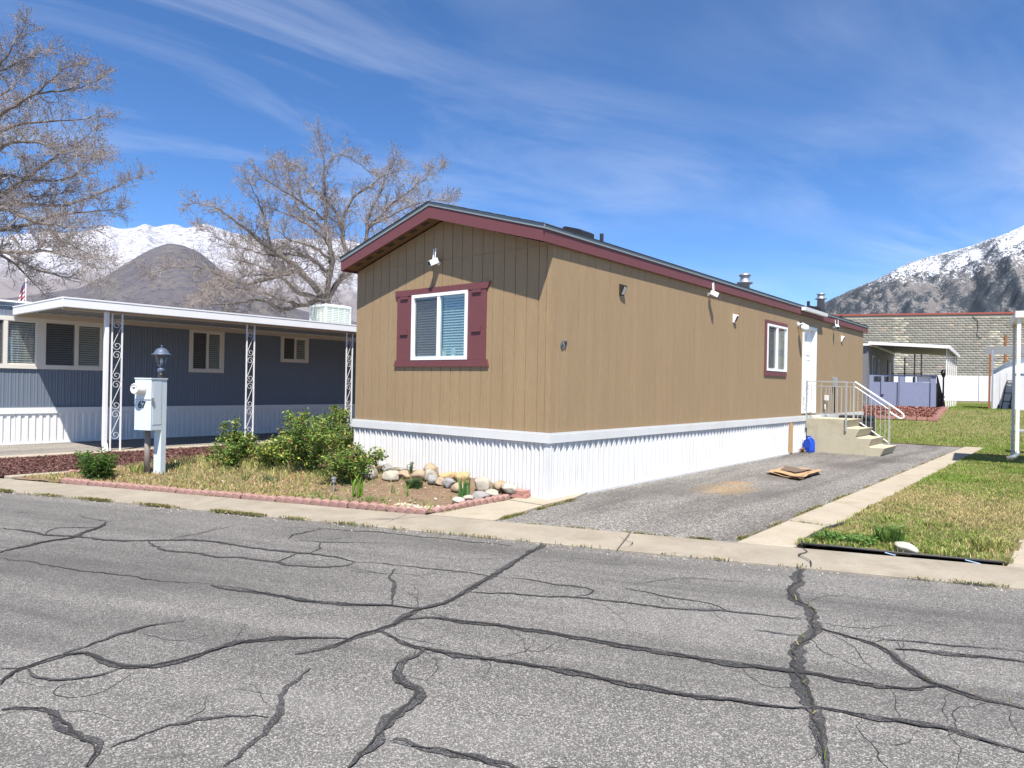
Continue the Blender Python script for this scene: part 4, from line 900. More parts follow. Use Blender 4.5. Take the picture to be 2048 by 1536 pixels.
# carport on scroll posts
cp = thing('carport', 'long white flat carport roof on scrolled iron posts beside the blue home', 'carport', (-11.7, 1.7, 0))
CX, CY0, CY1 = -10.05, -2.87, 12.2
pan = MB(); vs = []; pts = []; u = CY0+.03
while u < CY1-.03:
    for du, h in ((0, 0), (.06, 0), (.075, .05), (.14, .05), (.155, 0)): pts.append((u+du, h))
    u += .30
for q, h in pts:
    q = min(q, CY1-.03); vs += [(CX-.03, q, 3.03+h), (LX+.045, q, 3.10+h)]
pan.add(vs, [(2*i, 2*i+1, 2*i+3, 2*i+2) for i in range(len(pts)-1)]); po = pan.build('roof_pan', 'awning_shade', cp)
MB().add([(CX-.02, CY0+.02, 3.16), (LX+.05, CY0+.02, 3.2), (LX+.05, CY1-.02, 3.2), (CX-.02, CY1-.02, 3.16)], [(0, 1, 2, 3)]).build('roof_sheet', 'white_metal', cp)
def fascia(prof, p0, p1, name):
    # profile (outwards, z) swept from p0 to p1
    p0 = Vector(p0); p1 = Vector(p1); d = (p1-p0).normalized(); n = Vector((d.y, -d.x, 0))
    MB().prism([p0+n*a+Vector((0, 0, z)) for a, z in prof], p1-p0).build(name, 'white_metal', cp)
FP = [(-.03, 3.0), (.026, 3.0), (.032, 3.01), (.032, 3.155), (.022, 3.162), (.022, 3.168), (.04, 3.174), (.04, 3.205), (-.03, 3.205)]
fascia(FP, (CX, CY0-.03, 0), (CX, CY1, 0), 'fascia')
fascia(FP, (LX+.06, CY0, 0), (CX-.03, CY0, 0), 'fascia'); fascia(FP, (CX-.03, CY1, 0), (LX+.06, CY1, 0), 'fascia')
MB().box(LX+.036, LX+.10, CY0+.03, CY1-.03, 2.965, 3.09).build('wall_header', 'beige', cp)
MB().box(CX-.26, CX-.20, CY0+.04, CY1-.04, 2.965, 3.028).build('beam', 'beige', cp)
def scroll_path(y, z, w=.176, h=.60):
    # one S-scroll between two uprights, drawn in the y-z plane
    R0 = w/2-.004; pts = []; c = (y, z+h/2-R0)
    n = 26
    for i in range(n+1):
        k = i/n; a = math.pi*(2.6-2.75*k)+.0; r = .018+(R0-.018)*min(1, k*1.25)
        pts.append((c[0]+r*math.cos(a)*1., c[1]+r*math.sin(a)))
    up = pts; lo = [(2*y-p[0], 2*z-p[1]) for p in pts][::-1]
    return up+lo
def scroll_post(ya, yb, x, label_lean=0.):
    po = MB().box(x-.0135, x+.0135, ya-.0135, ya+.0135, 0.02, 2.97).build('post', 'white_metal', cp)
    MB().box(x-.0135, x+.0135, yb-.0135, yb+.0135, 0.02, 2.97).build('upright', 'white_metal', po)
    mid = (ya+yb)/2
    for k in range(5):
        zc = 2.50-.635*k
        if zc-.3 < .02: continue
        MB().tube([(x, p[0], p[1]) for p in scroll_path(mid, zc, yb-ya-.027)], .0065, 4).build('scroll', 'white_metal', po)
for ya, yb in ((-1.92, -1.72), (1.14, 1.34), (4.12, 4.32), (7.2, 7.4), (10.3, 10.5)): scroll_post(ya, yb, -10.2)
ds = MB().cbox(-10.25, -10.15, -2.07, -1.99, .22, 3.0, .008).build('downspout', 'white_metal', cp)
MB().prism([(-10.249, -2.069, .219), (-10.151, -2.069, .219), (-10.08, -2.069, .06), (-10.15, -2.069, .02), (-10.18, -2.069, .03)], (0, .078, 0)).build('elbow', 'white_metal', ds)
MB().box(-10.16, -10.10, -2.055, -2.005, .012, .06).build('outlet', 'black', ds)

ec = thing('evaporative_cooler', 'pale louvred evaporative cooler box on the blue home roof', 'cooler', (-15.4, 7.5, 3.5))
x0, x1, y0, y1, z0, z1 = -16.0, -15.0, 6.75, 7.85, 3.45, 4.36
m = MB()
for xx in (x0, x1-.06):
    for yy in (y0, y1-.06): m.box(xx, xx+.06, yy, yy+.06, z0, z1-.08)
eo = m.build('frame', 'cooler_frame', ec)
MB().cbox(x0-.02, x1+.02, y0-.02, y1+.02, z1-.08, z1, .03).build('lid', 'cooler_frame', ec); MB().box(x0-.02, x1+.02, y0-.02, y1+.02, z0-.1, z0-.001).build('pan', 'cooler_frame', ec)
for nm, b_ in (('pad', (x1-.04, x1-.02, y0+.06, y1-.06)), ('pad', (x0+.06, x1-.06, y0+.02, y0+.04)), ('pad', (x0+.06, x1-.06, y1-.04, y1-.02)), ('pad', (x0+.02, x0+.04, y0+.06, y1-.06))):
    pd = MB().box(*b_, z0, z1-.08).build(nm, 'cooler_pad', ec)
    m = MB()
    for k in range(12):
        zz = z0+.05+.062*k
        if b_[1]-b_[0] < .03: m.box(b_[1]+.001 if b_[0] > -15.5 else b_[0]-.012, b_[1]+.012 if b_[0] > -15.5 else b_[0]-.001, b_[2], b_[3], zz, zz+.012)
        else: m.box(b_[0], b_[1], b_[2]-.012 if b_[2] < 7 else b_[3]+.001, b_[2]-.001 if b_[2] < 7 else b_[3]+.012, zz, zz+.012)
    for k in range(1, 4):
        if b_[1]-b_[0] < .03: q = b_[2]+(b_[3]-b_[2])*k/4; m.box(b_[1]+.0125 if b_[0] > -15.5 else b_[0]-.02, b_[1]+.02 if b_[0] > -15.5 else b_[0]-.0125, q-.01, q+.01, z0, z1-.08)
        else: q = b_[0]+(b_[1]-b_[0])*k/4; m.box(q-.01, q+.01, b_[2]-.02 if b_[2] < 7 else b_[3]+.0125, b_[2]-.0125 if b_[2] < 7 else b_[3]+.02, z0, z1-.08)
    stuff(m.build('grille', 'cooler_frame', pd))

fl = thing('flagpole', 'white flagpole with a drooping striped flag behind the blue home', 'flagpole', (-23.9, .1, 0))
MB().tube([(-23.88, .13, 0), (-23.88, .13, 5.3)], [.035, .022], 8).build('pole', 'white', fl); MB().lathe([(.01, 0), (.035, .03), (.035, .05), (.01, .07)], (-23.88, .13, 5.3), 10).build('finial', 'white', fl, True)
fg = None
for k in range(13):
    za, zb = 5.05-.085*k, 5.05-.085*(k+1); m = MB(); vs = []
    for i in range(9):
        s = i/8; y = .105-.24*s*(.55+.05*k); x = -23.88+.05*math.sin(s*9+k*.25)*s; dz = -.28*s
        vs += [(x, y, za+dz*1.0), (x, y-.01, zb+dz*1.0)]
    m.add(vs, [(2*i, 2*i+2, 2*i+3, 2*i+1) for i in range(8)])
    if k == 0: fg = m.build('flag', 'flag_blue', fl)
    else: m.build('stripe', 'flag_blue' if k < 2 else ('flag_red' if k % 2 == 0 else 'flag_white'), fg)

# ================================================================== METER PEDESTAL WITH LANTERN
mp = thing('meter_pedestal', 'pale blue electric meter pedestal numbered 67 with a lantern on top', 'meter', (-5.85, -2.8, 0))
def F(a, n, z): return Vector((-5.90, -2.86, z))+TV*a+NV*n       # a along the kerb, n away from the road
def fbox(m, a0, a1, n0, n1, z0, z1):
    return m.prism([F(a0, n0, z0), F(a1, n0, z0), F(a1, n1, z0), F(a0, n1, z0)], (0, 0, z1-z0))
fbox(MB(), -.17, .17, -.18, .03, .77, 1.585).build('cabinet', 'pale_blue_box', mp)
fbox(MB(), -.178, .178, -.188, .14, 1.586, 1.605).build('cap', 'pale_blue_box', mp)
fbox(MB(), .02, .168, .031, .13, .0, 1.585).build('post', 'pale_blue_box', mp)
fbox(MB(), -.168, .02, .031, .128, .77, 1.585).build('back_cabinet', 'pale_blue_box', mp)
fbox(MB(), .1705, .174, -.15, .02, .86, 1.54).build('side_door', 'pale_blue_box', mp)
fbox(MB(), -.168, -.145, .03, .10, 0.0, .769).build('rear_post', 'pale_blue_box', mp)
MB().tube([F(-.06, -.02, 0), F(-.06, -.02, .77)], .045, 10).build('conduit', 'conduit', mp, True)
mt = MB().lathe([(.10, 0), (.10, .03), (.088, .035), (.085, .14), (.07, .15), (.068, .145)], F(-.03, -.181, 1.43), 24, tuple(-NV)).build('meter', 'meter_white', mp, True)
MB().lathe([(.05, 0), (.05, .002)], F(-.03, -.326, 1.43), 16, tuple(-NV)).build('dial', 'white', mt); m3 = Matrix((TV, Vector((0, 0, 1)), -NV)).transposed()
MB().obox(F(-.03, -.331, 1.445), (.06, .02, .003), m3).build('display', 'black', mt)
text_mesh('67', .155, .002, m3, F(-.02, -.1835, 1.17), 'number', 'number_black', mp, .004)
bnd = MB(); fbox(bnd, -.172, .176, -.1855, -.1815, 1.25, 1.268); bnd.build('strap', 'galv', mp); bx = MB(); fbox(bx, .1745, .195, -.19, -.15, 1.22, 1.29); bx.build('padlock', 'galv', mp)
la = Vector((-5.82, -2.76, 0)); z = 1.605
MB().tube([la+Vector((0, 0, z)), la+Vector((0, 0, z+.09))], .05, 10).build('lamp_post', 'black', mp, True)
ln = MB().lathe([(.055, z+.09), (.058, z+.15), (.04, z+.165), (.03, z+.19), (.06, z+.20), (.062, z+.215)], tuple(la), 12).build('lantern', 'lamp_metal', mp, True)
zb, zt = z+.216, z+.375
for k in range(6):
    a0, a1 = math.pi/3*k, math.pi/3*(k+1)
    p = [la+Vector((.060*math.cos(a0), .060*math.sin(a0), zb)), la+Vector((.060*math.cos(a1), .060*math.sin(a1), zb)), la+Vector((.108*math.cos(a1), .108*math.sin(a1), zt)), la+Vector((.108*math.cos(a0), .108*math.sin(a0), zt))]
    MB().add(p, [(0, 1, 2, 3)]).build('glass_pane', 'glass_lamp', ln); MB().tube([p[0], p[3]], .006, 4).build('glazing_bar', 'lamp_metal', ln)
MB().lathe([(.02, zb), (.025, zb+.06), (.014, zb+.11)], tuple(la), 8).build('bulb', 'globe', ln, True)
MB().lathe([(.10, zt), (.155, zt+.004), (.155, zt+.012), (.115, zt+.03), (.095, zt+.07), (.07, zt+.10), (.03, zt+.115), (.008, zt+.12), (.008, zt+.13), (.016, zt+.145), (.004, zt+.165)], tuple(la), 20).build('hood', 'lamp_metal', ln, True)

# ================================================================== THINGS ON THE DRIVEWAY
cb = thing('cardboard_sheets', 'flattened cardboard sheets lying on the asphalt driveway', 'cardboard', (1.4, 5.6, 0))
def sheet(pts, z, th, mat, par, sag=.01, seed=0):
    # slightly warped sheet: fan of a quad subdivided
    A, B_, C_, D_ = [Vector((p[0], p[1], 0)) for p in pts]; n = 8; vs = []
    for i in range(n+1):
        for j in range(n+1):
            u, v = i/n, j/n; p = A*(1-u)*(1-v)+B_*u*(1-v)+C_*u*v+D_*(1-u)*v
            w = mnoise.noise(Vector((p.x*3, p.y*3, seed)))
            edge = 1 if (i in (0, n) or j in (0, n)) else 0
            q = p+(Vector((mnoise.noise(Vector((p.x*9, p.y*9, seed+4))), mnoise.noise(Vector((p.x*9, p.y*9, seed+7))), 0))*.03 if edge else Vector((0, 0, 0)))
            vs.append((q.x, q.y, z+sag*(w+.6)+th))
    N = len(vs); vs2 = vs+[(x, y, zz-th) for x, y, zz in vs]; f = []
    for i in range(n):
        for j in range(n):
            a = i*(n+1)+j; f.append((a, a+n+1, a+n+2, a+1)); f.append((N+a, N+a+1, N+a+n+2, N+a+n+1))
    rim = [i*(n+1) for i in range(n+1)]+[n*(n+1)+j for j in range(1, n+1)]+[i*(n+1)+n for i in range(n-1, -1, -1)]+[j for j in range(n-1, 0, -1)]
    for k in range(len(rim)): a, b_ = rim[k], rim[(k+1) % len(rim)]; f.append((b_, a, N+a, N+b_))
    return MB().add(vs2, f).build('sheet', mat, par)
sheet([(1.07, 5.45), (1.86, 4.92), (1.78, 6.35), (1.0, 6.75)], .012, .007, 'cardboard', cb, .035, 1)
sheet([(1.22, 5.38), (1.84, 5.0), (1.74, 6.2), (1.15, 6.3)], .05, .007, 'cardboard', cb, .03, 2)
sheet([(1.30, 5.62), (1.66, 5.3), (1.74, 6.05), (1.16, 6.25)], .085, .004, 'card_dark', cb, .02, 3)
sheet([(1.62, 5.0), (1.86, 4.9), (1.86, 6.2), (1.74, 6.45)], .045, .007, 'cardboard', cb, .035, 5)

jg = thing('jug', 'blue plastic jug standing beside the concrete steps', 'jug', (.17, 11.05, 0))
q = [(-.14, 0), (.13, 0), (.15, .05), (.145, .27), (.12, .33), (.03, .37), (-.02, .365), (-.10, .28), (-.145, .19)]
JR = Matrix.Rotation(R(-25), 3, 'Z')
def jv(a, b_, z): v = JR@Vector((a, b_, 0)); return Vector((.19+v.x, 11.0+v.y, z))
jb = MB()
n = len(q)
for k, (s, yy) in enumerate(((.86, -.085), (1, -.06), (1, .06), (.86, .085))): jb.v += [tuple(jv(a*s, yy, z*(.96 if s < 1 else 1)+(.01 if s < 1 else 0))) for a, z in q]
jb.f += [tuple(range(n)), tuple(range(4*n-1, 3*n-1, -1))]
for k in range(3):
    for i in range(n): j = (i+1) % n; jb.f.append((k*n+i, (k+1)*n+i, (k+1)*n+j, k*n+j))
jb.build('body', 'jug', jg)
MB().tube([jv(.125, 0, .31), jv(.10, 0, .37), jv(.03, 0, .415), jv(-.05, 0, .40), jv(-.06, 0, .345)], .022, 8).build('handle', 'jug', jg, True)
MB().tube([jv(-.13, 0, .30), jv(-.16, 0, .345)], .034, 10).build('cap', 'white', jg); MB().prism([jv(-.02, -.0865, .10), jv(.09, -.0865, .10), jv(.09, -.0865, .22), jv(-.02, -.0865, .22)], tuple(JR@Vector((0, -.002, 0)))).build('label', 'jug', jg)
lt = thing('litter_pile', 'small heap of crumpled paper and leaves beside the blue jug', 'litter', (.05, 10.9, 0))
rr = random.Random(3)
for k in range(16):
    p = Vector((.03+rr.random()*.14, 10.72+rr.random()*.22, .012+rr.random()*.1)); s = .03+rr.random()*.04
    m = MB(); a = [p+Vector((rr.uniform(-s, s), rr.uniform(-s, s), rr.uniform(-.3*s, s))) for _ in range(5)]
    m.add(a, [(0, 1, 2), (0, 2, 3), (0, 3, 4), (1, 2, 4), (1, 3, 2)]).build('scrap', rr.choice(['paper', 'litter_brown', 'litter_brown']), lt)

# ================================================================== FAR RIGHT: BLOCK BUILDING
BO = Vector((-3.47, 62.84, .8)); BT = TV; BN = NV
bb = thing('block_building', 'long grey concrete block building with a red coping behind the yards', 'building', tuple(BO))
def W(a, n, z): return BO+BT*a+BN*n+Vector((0, 0, z-.8))
def wbox(m, a0, a1, n0, n1, z0, z1): return m.prism([W(a0, n0, z0), W(a1, n0, z0), W(a1, n1, z0), W(a0, n1, z0)], (0, 0, z1-z0))
mort = mk('cream_mortar', (.30, .285, .235), .1, 3, .9)
wbox(MB(), -40, 45, .02, 16, .3, 8.45).build('wall', mort, bb)
rs = np.random.RandomState(4); V = []; Fq = []; Cc = []
def blocks(a_lo, a_hi, z_lo, z_hi, n_off, colf):
    row = 0; z = z_lo
    while z+.19 <= z_hi+.001:
        a = a_lo-(.203 if row % 2 else 0)
        while a < a_hi:
            b = len(V); g = .016; pts = [(a+g, z+g), (a+.406-g, z+g), (a+.406-g, z+.203-g), (a+g, z+.203-g)]
            for nn, ins in ((.0199, 0), (-n_off, .001)):
                for i, (u, zz) in enumerate(pts):
                    su = ins if i in (0, 3) else -ins; sz = ins if i < 2 else -ins
                    V.append(tuple(W(u+su, nn, zz+sz)))
            Fq.extend([(b+4, b+5, b+6, b+7), (b, b+1, b+5, b+4), (b+1, b+2, b+6, b+5), (b+2, b+3, b+7, b+6), (b+3, b, b+4, b+7)])
            c = colf(a, z); Cc.extend([c]*8); a += .406
        z += .203; row += 1
def gcol(a, z):
    k = .82+.36*rs.rand(); big = .85+.3*float(fbm(np.array(a*.25), np.array(z*.5), 3, 5)); r = (.225, .214, .183)
    if rs.rand() < .035: r = (.33, .26, .2)
    if abs((a % 7.3)-3.2) < .45 and rs.rand() < .55: r = (.40, .37, .29)
    return tuple(x*k*big for x in r)
blocks(-26, 26, 3.15, 8.4, -.0165, gcol)
stuff(npmesh('block_courses', V, Fq, 'attr', bb, np.array(Cc)))
wbox(MB(), -40, 45, -.10, .018, .3, 3.12).build('painted_base', 'white_block', bb)
for a in (-6.1, 2.1, 10.3): wbox(MB(), a-.03, a+.03, -.106, -.1005, .3, 3.12).build('joint', 'grey_wall', bb)
wbox(MB(), -40.1, 45.1, -.06, 16.1, 8.452, 8.60).build('coping', 'red_coping', bb)
MB().tube([W(1.55, -.03, 8.3), W(1.95, -.03, 7.9), W(2.0, -.03, 7.2), W(1.9, -.03, 6.7), W(2.1, -.03, 6.45), W(2.3, -.03, 6.5)], .022, 5).build('cable', 'rubber', bb)
wbox(MB(), 3.95, 4.12, -.05, .01, 4.2, 6.6).build('rusty_pipe', 'rust', bb)

# ================================================================== GREY HOME WITH AWNING AND LAVENDER DECK
UD = Vector((-.08, .9968, 0)); UR = Vector((.9968, .08, 0)); GA = Vector((-1.45, 24.6, 0))
def G(r, d, z): return GA+UR*r+UD*d+Vector((0, 0, z))
def gbox(m, r0, r1, d0, d1, z0, z1): return m.prism([G(r0, d0, z0), G(r1, d0, z0), G(r1, d1, z0), G(r0, d1, z0)], (0, 0, z1-z0))
gh = thing('mobile_home', 'grey mobile home in shade under the far white awning', 'mobile home', tuple(G(-2, 5, .9)))
gbox(MB(), -4.3, -.05, 0, 9.0, .75, 3.55).build('wall', 'grey_wall', gh)
gw = MB().prism([G(-4.5, -.15, 3.56), G(.02, -.15, 3.56), G(.02, -.15, 3.64), G(-2.2, -.15, 3.8), G(-4.5, -.15, 3.64)], tuple(UD*9.4)).build('roof', 'white_metal', gh)
for k in range(10):
    a, c = .1+k*.88, .1+k*.88+.86
    if 1.0 < (a+c)/2 < 1.0: continue
    gbox(MB(), -.048, -.03, a, c, .9, 3.5).build('siding_panel', 'grey_wall', gh)
for d0, d1, z0, z1 in ((1.1, 1.75, 2.2, 3.2), (2.9, 3.3, 2.2, 3.1)):
    w = MB(); gbox(w, -.029, .0, d0, d1, z0, z0+.06); gbox(w, -.029, .0, d0, d1, z1-.06, z1); gbox(w, -.029, -.001, d0, d0+.06, z0+.06, z1-.06); gbox(w, -.029, -.001, d1-.06, d1, z0+.06, z1-.06)
    wo = w.build('window', 'shed', gh); p = MB(); gbox(p, -.028, -.018, d0+.06, d1-.06, z0+.06, z1-.06); p.build('pane', 'black', wo)
dd = MB(); gbox(dd, -.029, .0, 6.2, 7.6, 1.5, 3.2); do = dd.build('sliding_door', 'black', gh); p = MB(); gbox(p, .001, .012, 6.75, 7.05, 1.6, 3.1); p.build('pane', 'shed', do)
aw = thing('awning', 'white sloping awning on lattice posts over the lavender deck', 'awning', tuple(G(1.4, 4, .95)))
def az(r): return 3.66-.075*r
m = MB(); m.prism([G(0, 0, az(0)), G(2.88, 0, az(2.88)), G(2.88, 0, az(2.88)+.03), G(0, 0, az(0)+.03)], tuple(UD*8.2)); ao = m.build('roof_sheet', 'awning_shade', aw)
m = MB(); m.prism([G(-.02, -.05, az(0)-.05), G(2.93, -.05, az(2.93)-.05), G(2.93, -.05, az(2.93)+.08), G(-.02, -.05, az(0)+.08)], tuple(UD*.048)); m.build('fascia', 'white_metal', aw)
m = MB(); gbox(m, 2.885, 2.935, -.001, 8.25, az(2.9)-.09, az(2.9)+.07); m.build('fascia', 'white_metal', aw)
m = MB(); gbox(m, .02, .08, .0, 8.2, az(0)-.12, az(0)-.002); m.build('wall_header', 'white_metal', aw)
for d in (.25, 1.75, 3.25, 4.75, 6.25, 7.9):
    p = MB(); gbox(p, 2.78, 2.81, d-.015, d+.015, .9, az(2.8)-.002); po = p.build('post', 'white_metal', aw)
    q = MB(); gbox(q, 2.78, 2.81, d+.25, d+.28, .9, az(2.8)-.002); q.build('upright', 'white_metal', po)
    for k in range(6):
        zz = 1.05+.4*k; MB().tube([G(2.795, d, zz), G(2.795, d+.20, zz+.06), G(2.795, d+.25, zz+.14), G(2.795, d+.13, zz+.2), G(2.795, d+.02, zz+.27), G(2.795, d+.06, zz+.36), G(2.795, d+.26, zz+.4)], .016, 4).build('scroll', 'white_metal', po)
for r in (.95, 1.25): q = MB(); gbox(q, r, r+.07, 8.05, 8.12, 1.5, az(r)-.002); q.build('rear_post', 'white_metal', aw)
dk = thing('deck', 'lavender stucco deck wall with square posts under the far awning', 'deck', tuple(G(1.1, 1.5, .9)))
D0 = .55
def dbox(nm, r0, r1, d0, d1, z0, z1, mat='purple', par=None): m = MB(); gbox(m, r0, r1, d0, d1, z0, z1); return m.build(nm, mat, par or dk)
dw = dbox('wall', -.02, 2.42, D0, D0+.10, .8, 2.03)
dbox('top_rail', -.05, 2.45, D0-.05, D0+.15, 2.27, 2.33)
for r0, r1 in ((-.04, .13), (1.05, 1.30), (2.24, 2.43)): dbox('post', r0, r1, D0-.06, D0-.002, .8, 2.269)
dbox('slat', .42, .53, D0-.055, D0-.004, 1.5, 2.268); dbox('post', 1.11, 1.24, D0-.09, D0-.0605, .8, 2.269)
dbox('white_panel', 1.72, 2.23, D0+.03, D0+.06, 2.04, 2.265, 'white'); dbox('floor', -.02, 2.42, D0+.101, 6.5, 1.35, 1.45, 'grey_wall'); dbox('side_wall', 2.33, 2.42, D0+.101, 3.0, .8, 2.0)
dbox('dark_rail', .5, 1.75, 3.2, 3.26, 2.42, 2.47, 'black'); dbox('dark_post', 1.0, 1.05, 3.2, 3.25, 1.45, 3.2, 'black')
for k in range(5): dbox('rail_slat', 1.36+.08*k, 1.40+.08*k, 3.0, 3.04, 1.45, 2.3, 'white' if k % 2 else 'black')
sr = thing('stair_rail', 'dark slatted stair rail on the right side of the lavender deck', 'railing', tuple(G(2.6, .8, .9)))
m = MB().tube([G(2.46, D0, 2.3), G(2.75, D0+.2, .98)], .03, 4); ro = m.build('rail', 'black', sr)
for k in range(9): s = k/9; MB().tube([G(2.46+.29*s, D0+.2*s, 2.3-1.32*s), G(2.46+.29*s, D0+.2*s+.1, .95)], .022, 4).build('baluster', 'black', sr)
for k in range(6): s = k/6; MB().tube([G(2.46+.29*s, D0+.2*s, 2.2-1.3*s), G(2.46+.29*min(1, s+.3), D0+.2*s+.1, 1.0)], .02, 4).build('baluster', 'black', sr)
lp = thing('lamp_post', 'black lamp post beside the lavender deck stairs', 'lamp', tuple(G(2.68, .6, .9)))
MB().tube([G(2.68, .6, .9), G(2.68, .6, 2.25)], .035, 8).build('post', 'black', lp); MB().lathe([(.05, 2.25), (.1, 2.42), (.13, 2.43), (.08, 2.52), (.02, 2.58)], G(2.68, .6, 0), 8).build('lantern', 'black', lp)
gm = thing('gas_meter', 'white utility box at the corner of the grey home', 'utility box', tuple(G(-.3, -.4, .9)))
gbox(MB(), -.55, -.22, -.35, -.1, .85, 1.55).build('cabinet', 'white', gm); MB().tube([G(-.1, -.3, .85), G(-.1, -.3, 1.15), G(-.25, -.3, 1.2)], .03, 6).build('pipe', 'conduit', gm)
# mulch bed on the rise in front of the deck, with loose bricks along it
V = []; Fq = []; nx, ny = 40, 40
for i in range(nx+1):
    for j in range(ny+1):
        y = 21.45+(25.1-21.45)*j/ny; x = -3+(4.42-.1*max(0, (y-22)/3))*i/nx
        V.append((x, y, ramp_z(y)+.05+.05*mnoise.noise(Vector((x*7, y*7, 1)))+.02*mnoise.noise(Vector((x*20, y*20, 5)))))
for i in range(nx):
    for j in range(ny): a = i*(ny+1)+j; Fq.append((a, a+ny+1, a+ny+2, a+1))
struct(npmesh('mulch_bed', V, Fq, 'mulch_bright', smooth=False))
be = thing('brick_edging', 'loose pink bricks edging the red mulch bed by the lavender deck', 'edging', (1.4, 22, .6))
rr = random.Random(9)
for k in range(16):
    if k < 6: x, y, a = 1.42-.34*k, 21.38+rr.uniform(-.03, .03), rr.uniform(-.15, .15)
    else: x, y, a = 1.48-.012*(k-6)+rr.uniform(-.05, .05), 21.5+.33*(k-6), 1.57+rr.uniform(-.3, .3)
    MB().obox((x, y, ramp_z(y)+.09), (.30, .15, .12), Matrix.Rotation(a, 3, 'Z')).build('brick', 'brick', be)

# ================================================================== SHEDS AND AWNINGS ON THE RIGHT
sh = thing('shed', 'white metal shed with a curved roof beyond the back lawn', 'shed', (4.2, 28.5, .9))
SA = Vector((2.7, 27.0, 0))
def S(r, d, z): return SA+UR*r+UD*d+Vector((0, 0, z))
def sbox(nm, r0, r1, d0, d1, z0, z1, mat, par): m = MB(); m.prism([S(r0, d0, z0), S(r1, d0, z0), S(r1, d1, z0), S(r0, d1, z0)], (0, 0, z1-z0)); return m.build(nm, mat, par)
arc = [(0, 2.55), (.45, 2.86), (1.0, 3.08), (1.6, 3.2), (2.2, 3.08), (2.75, 2.86), (3.2, 2.55)]
m = MB().prism([S(0, 0, .8), S(3.2, 0, .8)]+[S(r, 0, z) for r, z in arc[::-1]], tuple(UD*3)); wl = m.build('wall', 'shed', sh)
for k in range(14): sbox('rib', .02+.23*k, .05+.23*k, -.015, -.001, .85, 2.5, 'shed', wl)
m = MB()
for (r0, z0), (r1, z1) in zip(arc[:-1], arc[1:]): m.prism([S(r0, -.1, z0+.005), S(r1, -.1, z1+.005), S(r1, -.1, z1+.05), S(r0, -.1, z0+.05)], tuple(UD*3.2))
m.build('roof', 'galv', sh)
lk = thing('storage_cabinet', 'pale blue metal storage cabinet in front of the curved roof shed', 'cabinet', tuple(S(1.4, -.8, .9)))
sbox('body', .72, 2.2, -1.1, -.3, .8, 2.42, 'shed_blue', lk); sbox('top', .66, 2.26, -1.16, -.24, 2.421, 2.50, 'shed_blue', lk)
for k in range(3): sbox('door', .74+.49*k, 1.21+.49*k, -1.12, -1.1005, .9, 2.38, 'shed', lk)
a2 = thing('awning', 'white awning with a rusty post in front of the curved roof shed', 'awning', tuple(S(1.5, -.6, .9)))
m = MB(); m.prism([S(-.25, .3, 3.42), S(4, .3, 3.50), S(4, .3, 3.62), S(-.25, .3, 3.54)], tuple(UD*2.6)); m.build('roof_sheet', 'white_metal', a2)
m = MB(); m.prism([S(-.27, .24, 3.24), S(4, .24, 3.32), S(4, .24, 3.66), S(-.27, .24, 3.58)], tuple(UD*.055)); m.build('fascia', 'awning_shade', a2)  # grey of this fascia is shade put into the colour
sbox('post', -.14, -.06, -.45, -.38, .85, 3.24, 'rust', a2); sbox('post', -.04, .02, -.3, -.24, .85, 3.4, 'galv', a2)
ht = thing('hand_truck', 'black hand truck leaning against the shed wall', 'hand truck', tuple(S(.45, -.3, .9)))
for r in (.40, .66): MB().tube([S(r-.1, -.32, .95), S(r+.06, -.06, 2.05)], .022, 6).build('upright', 'black', ht)
MB().tube([S(.46, -.06, 2.05), S(.5, -.05, 2.15), S(.68, -.05, 2.15), S(.72, -.06, 2.05)], .022, 6).build('handle', 'black', ht)
for z, k in ((1.3, .3), (1.65, .6)): MB().tube([S(.3+.16*k+.02, -.32+.26*k, z), S(.56+.16*k+.02, -.32+.26*k, z)], .018, 6).build('crossbar', 'black', ht)
for r in (.22, .58): MB().lathe([(.05, -.04), (.13, -.04), (.14, 0), (.13, .04), (.05, .04)], S(r, -.38, 1.03), 14, tuple(UR)).build('wheel', 'rubber', ht, True)
# near awning at the right edge of the picture
na = thing('awning', 'white patio awning corner with a downspout at the right edge', 'awning', (4.6, 10.2, 0))
ND = Vector((-.106, .994, 0)); NR = Vector((.994, .106, 0)); NA = Vector((4.56, 10.0, 0))
def Q(r, d, z): return NA+NR*r+ND*d+Vector((0, 0, z))
def qbox(nm, r0, r1, d0, d1, z0, z1, mat, par): m = MB(); m.prism([Q(r0, d0, z0), Q(r1, d0, z0), Q(r1, d1, z0), Q(r0, d1, z0)], (0, 0, z1-z0)); return m.build(nm, mat, par)
qbox('roof_sheet', .03, 5, .03, 2.4, 3.25, 3.28, 'white_metal', na)
qbox('fascia', 0, .029, 0, 2.43, 3.2, 3.335, 'white_metal', na); qbox('fascia', .03, 5, 0, .029, 3.2, 3.335, 'white_metal', na); qbox('fascia', .03, 5, 2.401, 2.43, 3.2, 3.335, 'white_metal', na)
qbox('post', .05, .10, 2.28, 2.33, .0, 3.24, 'steel_rail', na); qbox('post', 4.8, 4.86, .1, .16, 0, 3.24, 'steel_rail', na)
dsp = qbox('downspout', .035, .10, .06, .11, .40, 3.24, 'white_metal', na)
MB().tube([Q(.078, .09, .42), Q(.075, .09, .36), Q(.03, .08, .30), Q(-.10, .06, .26)], .045, 8).build('elbow', 'galv', dsp, True)
tb = thing('metal_stand', 'grey metal frame stand behind the awning posts', 'stand', tuple(Q(.2, 5, 0)))
for r, d in ((.25, 4.6), (.25, 5.4), (1.3, 4.6), (1.3, 5.4)): qbox('leg', r, r+.04, d, d+.04, 0, .62, 'conduit', tb)
qbox('top', .23, 1.37, 4.58, 5.47, .621, .66, 'steel_rail', tb)

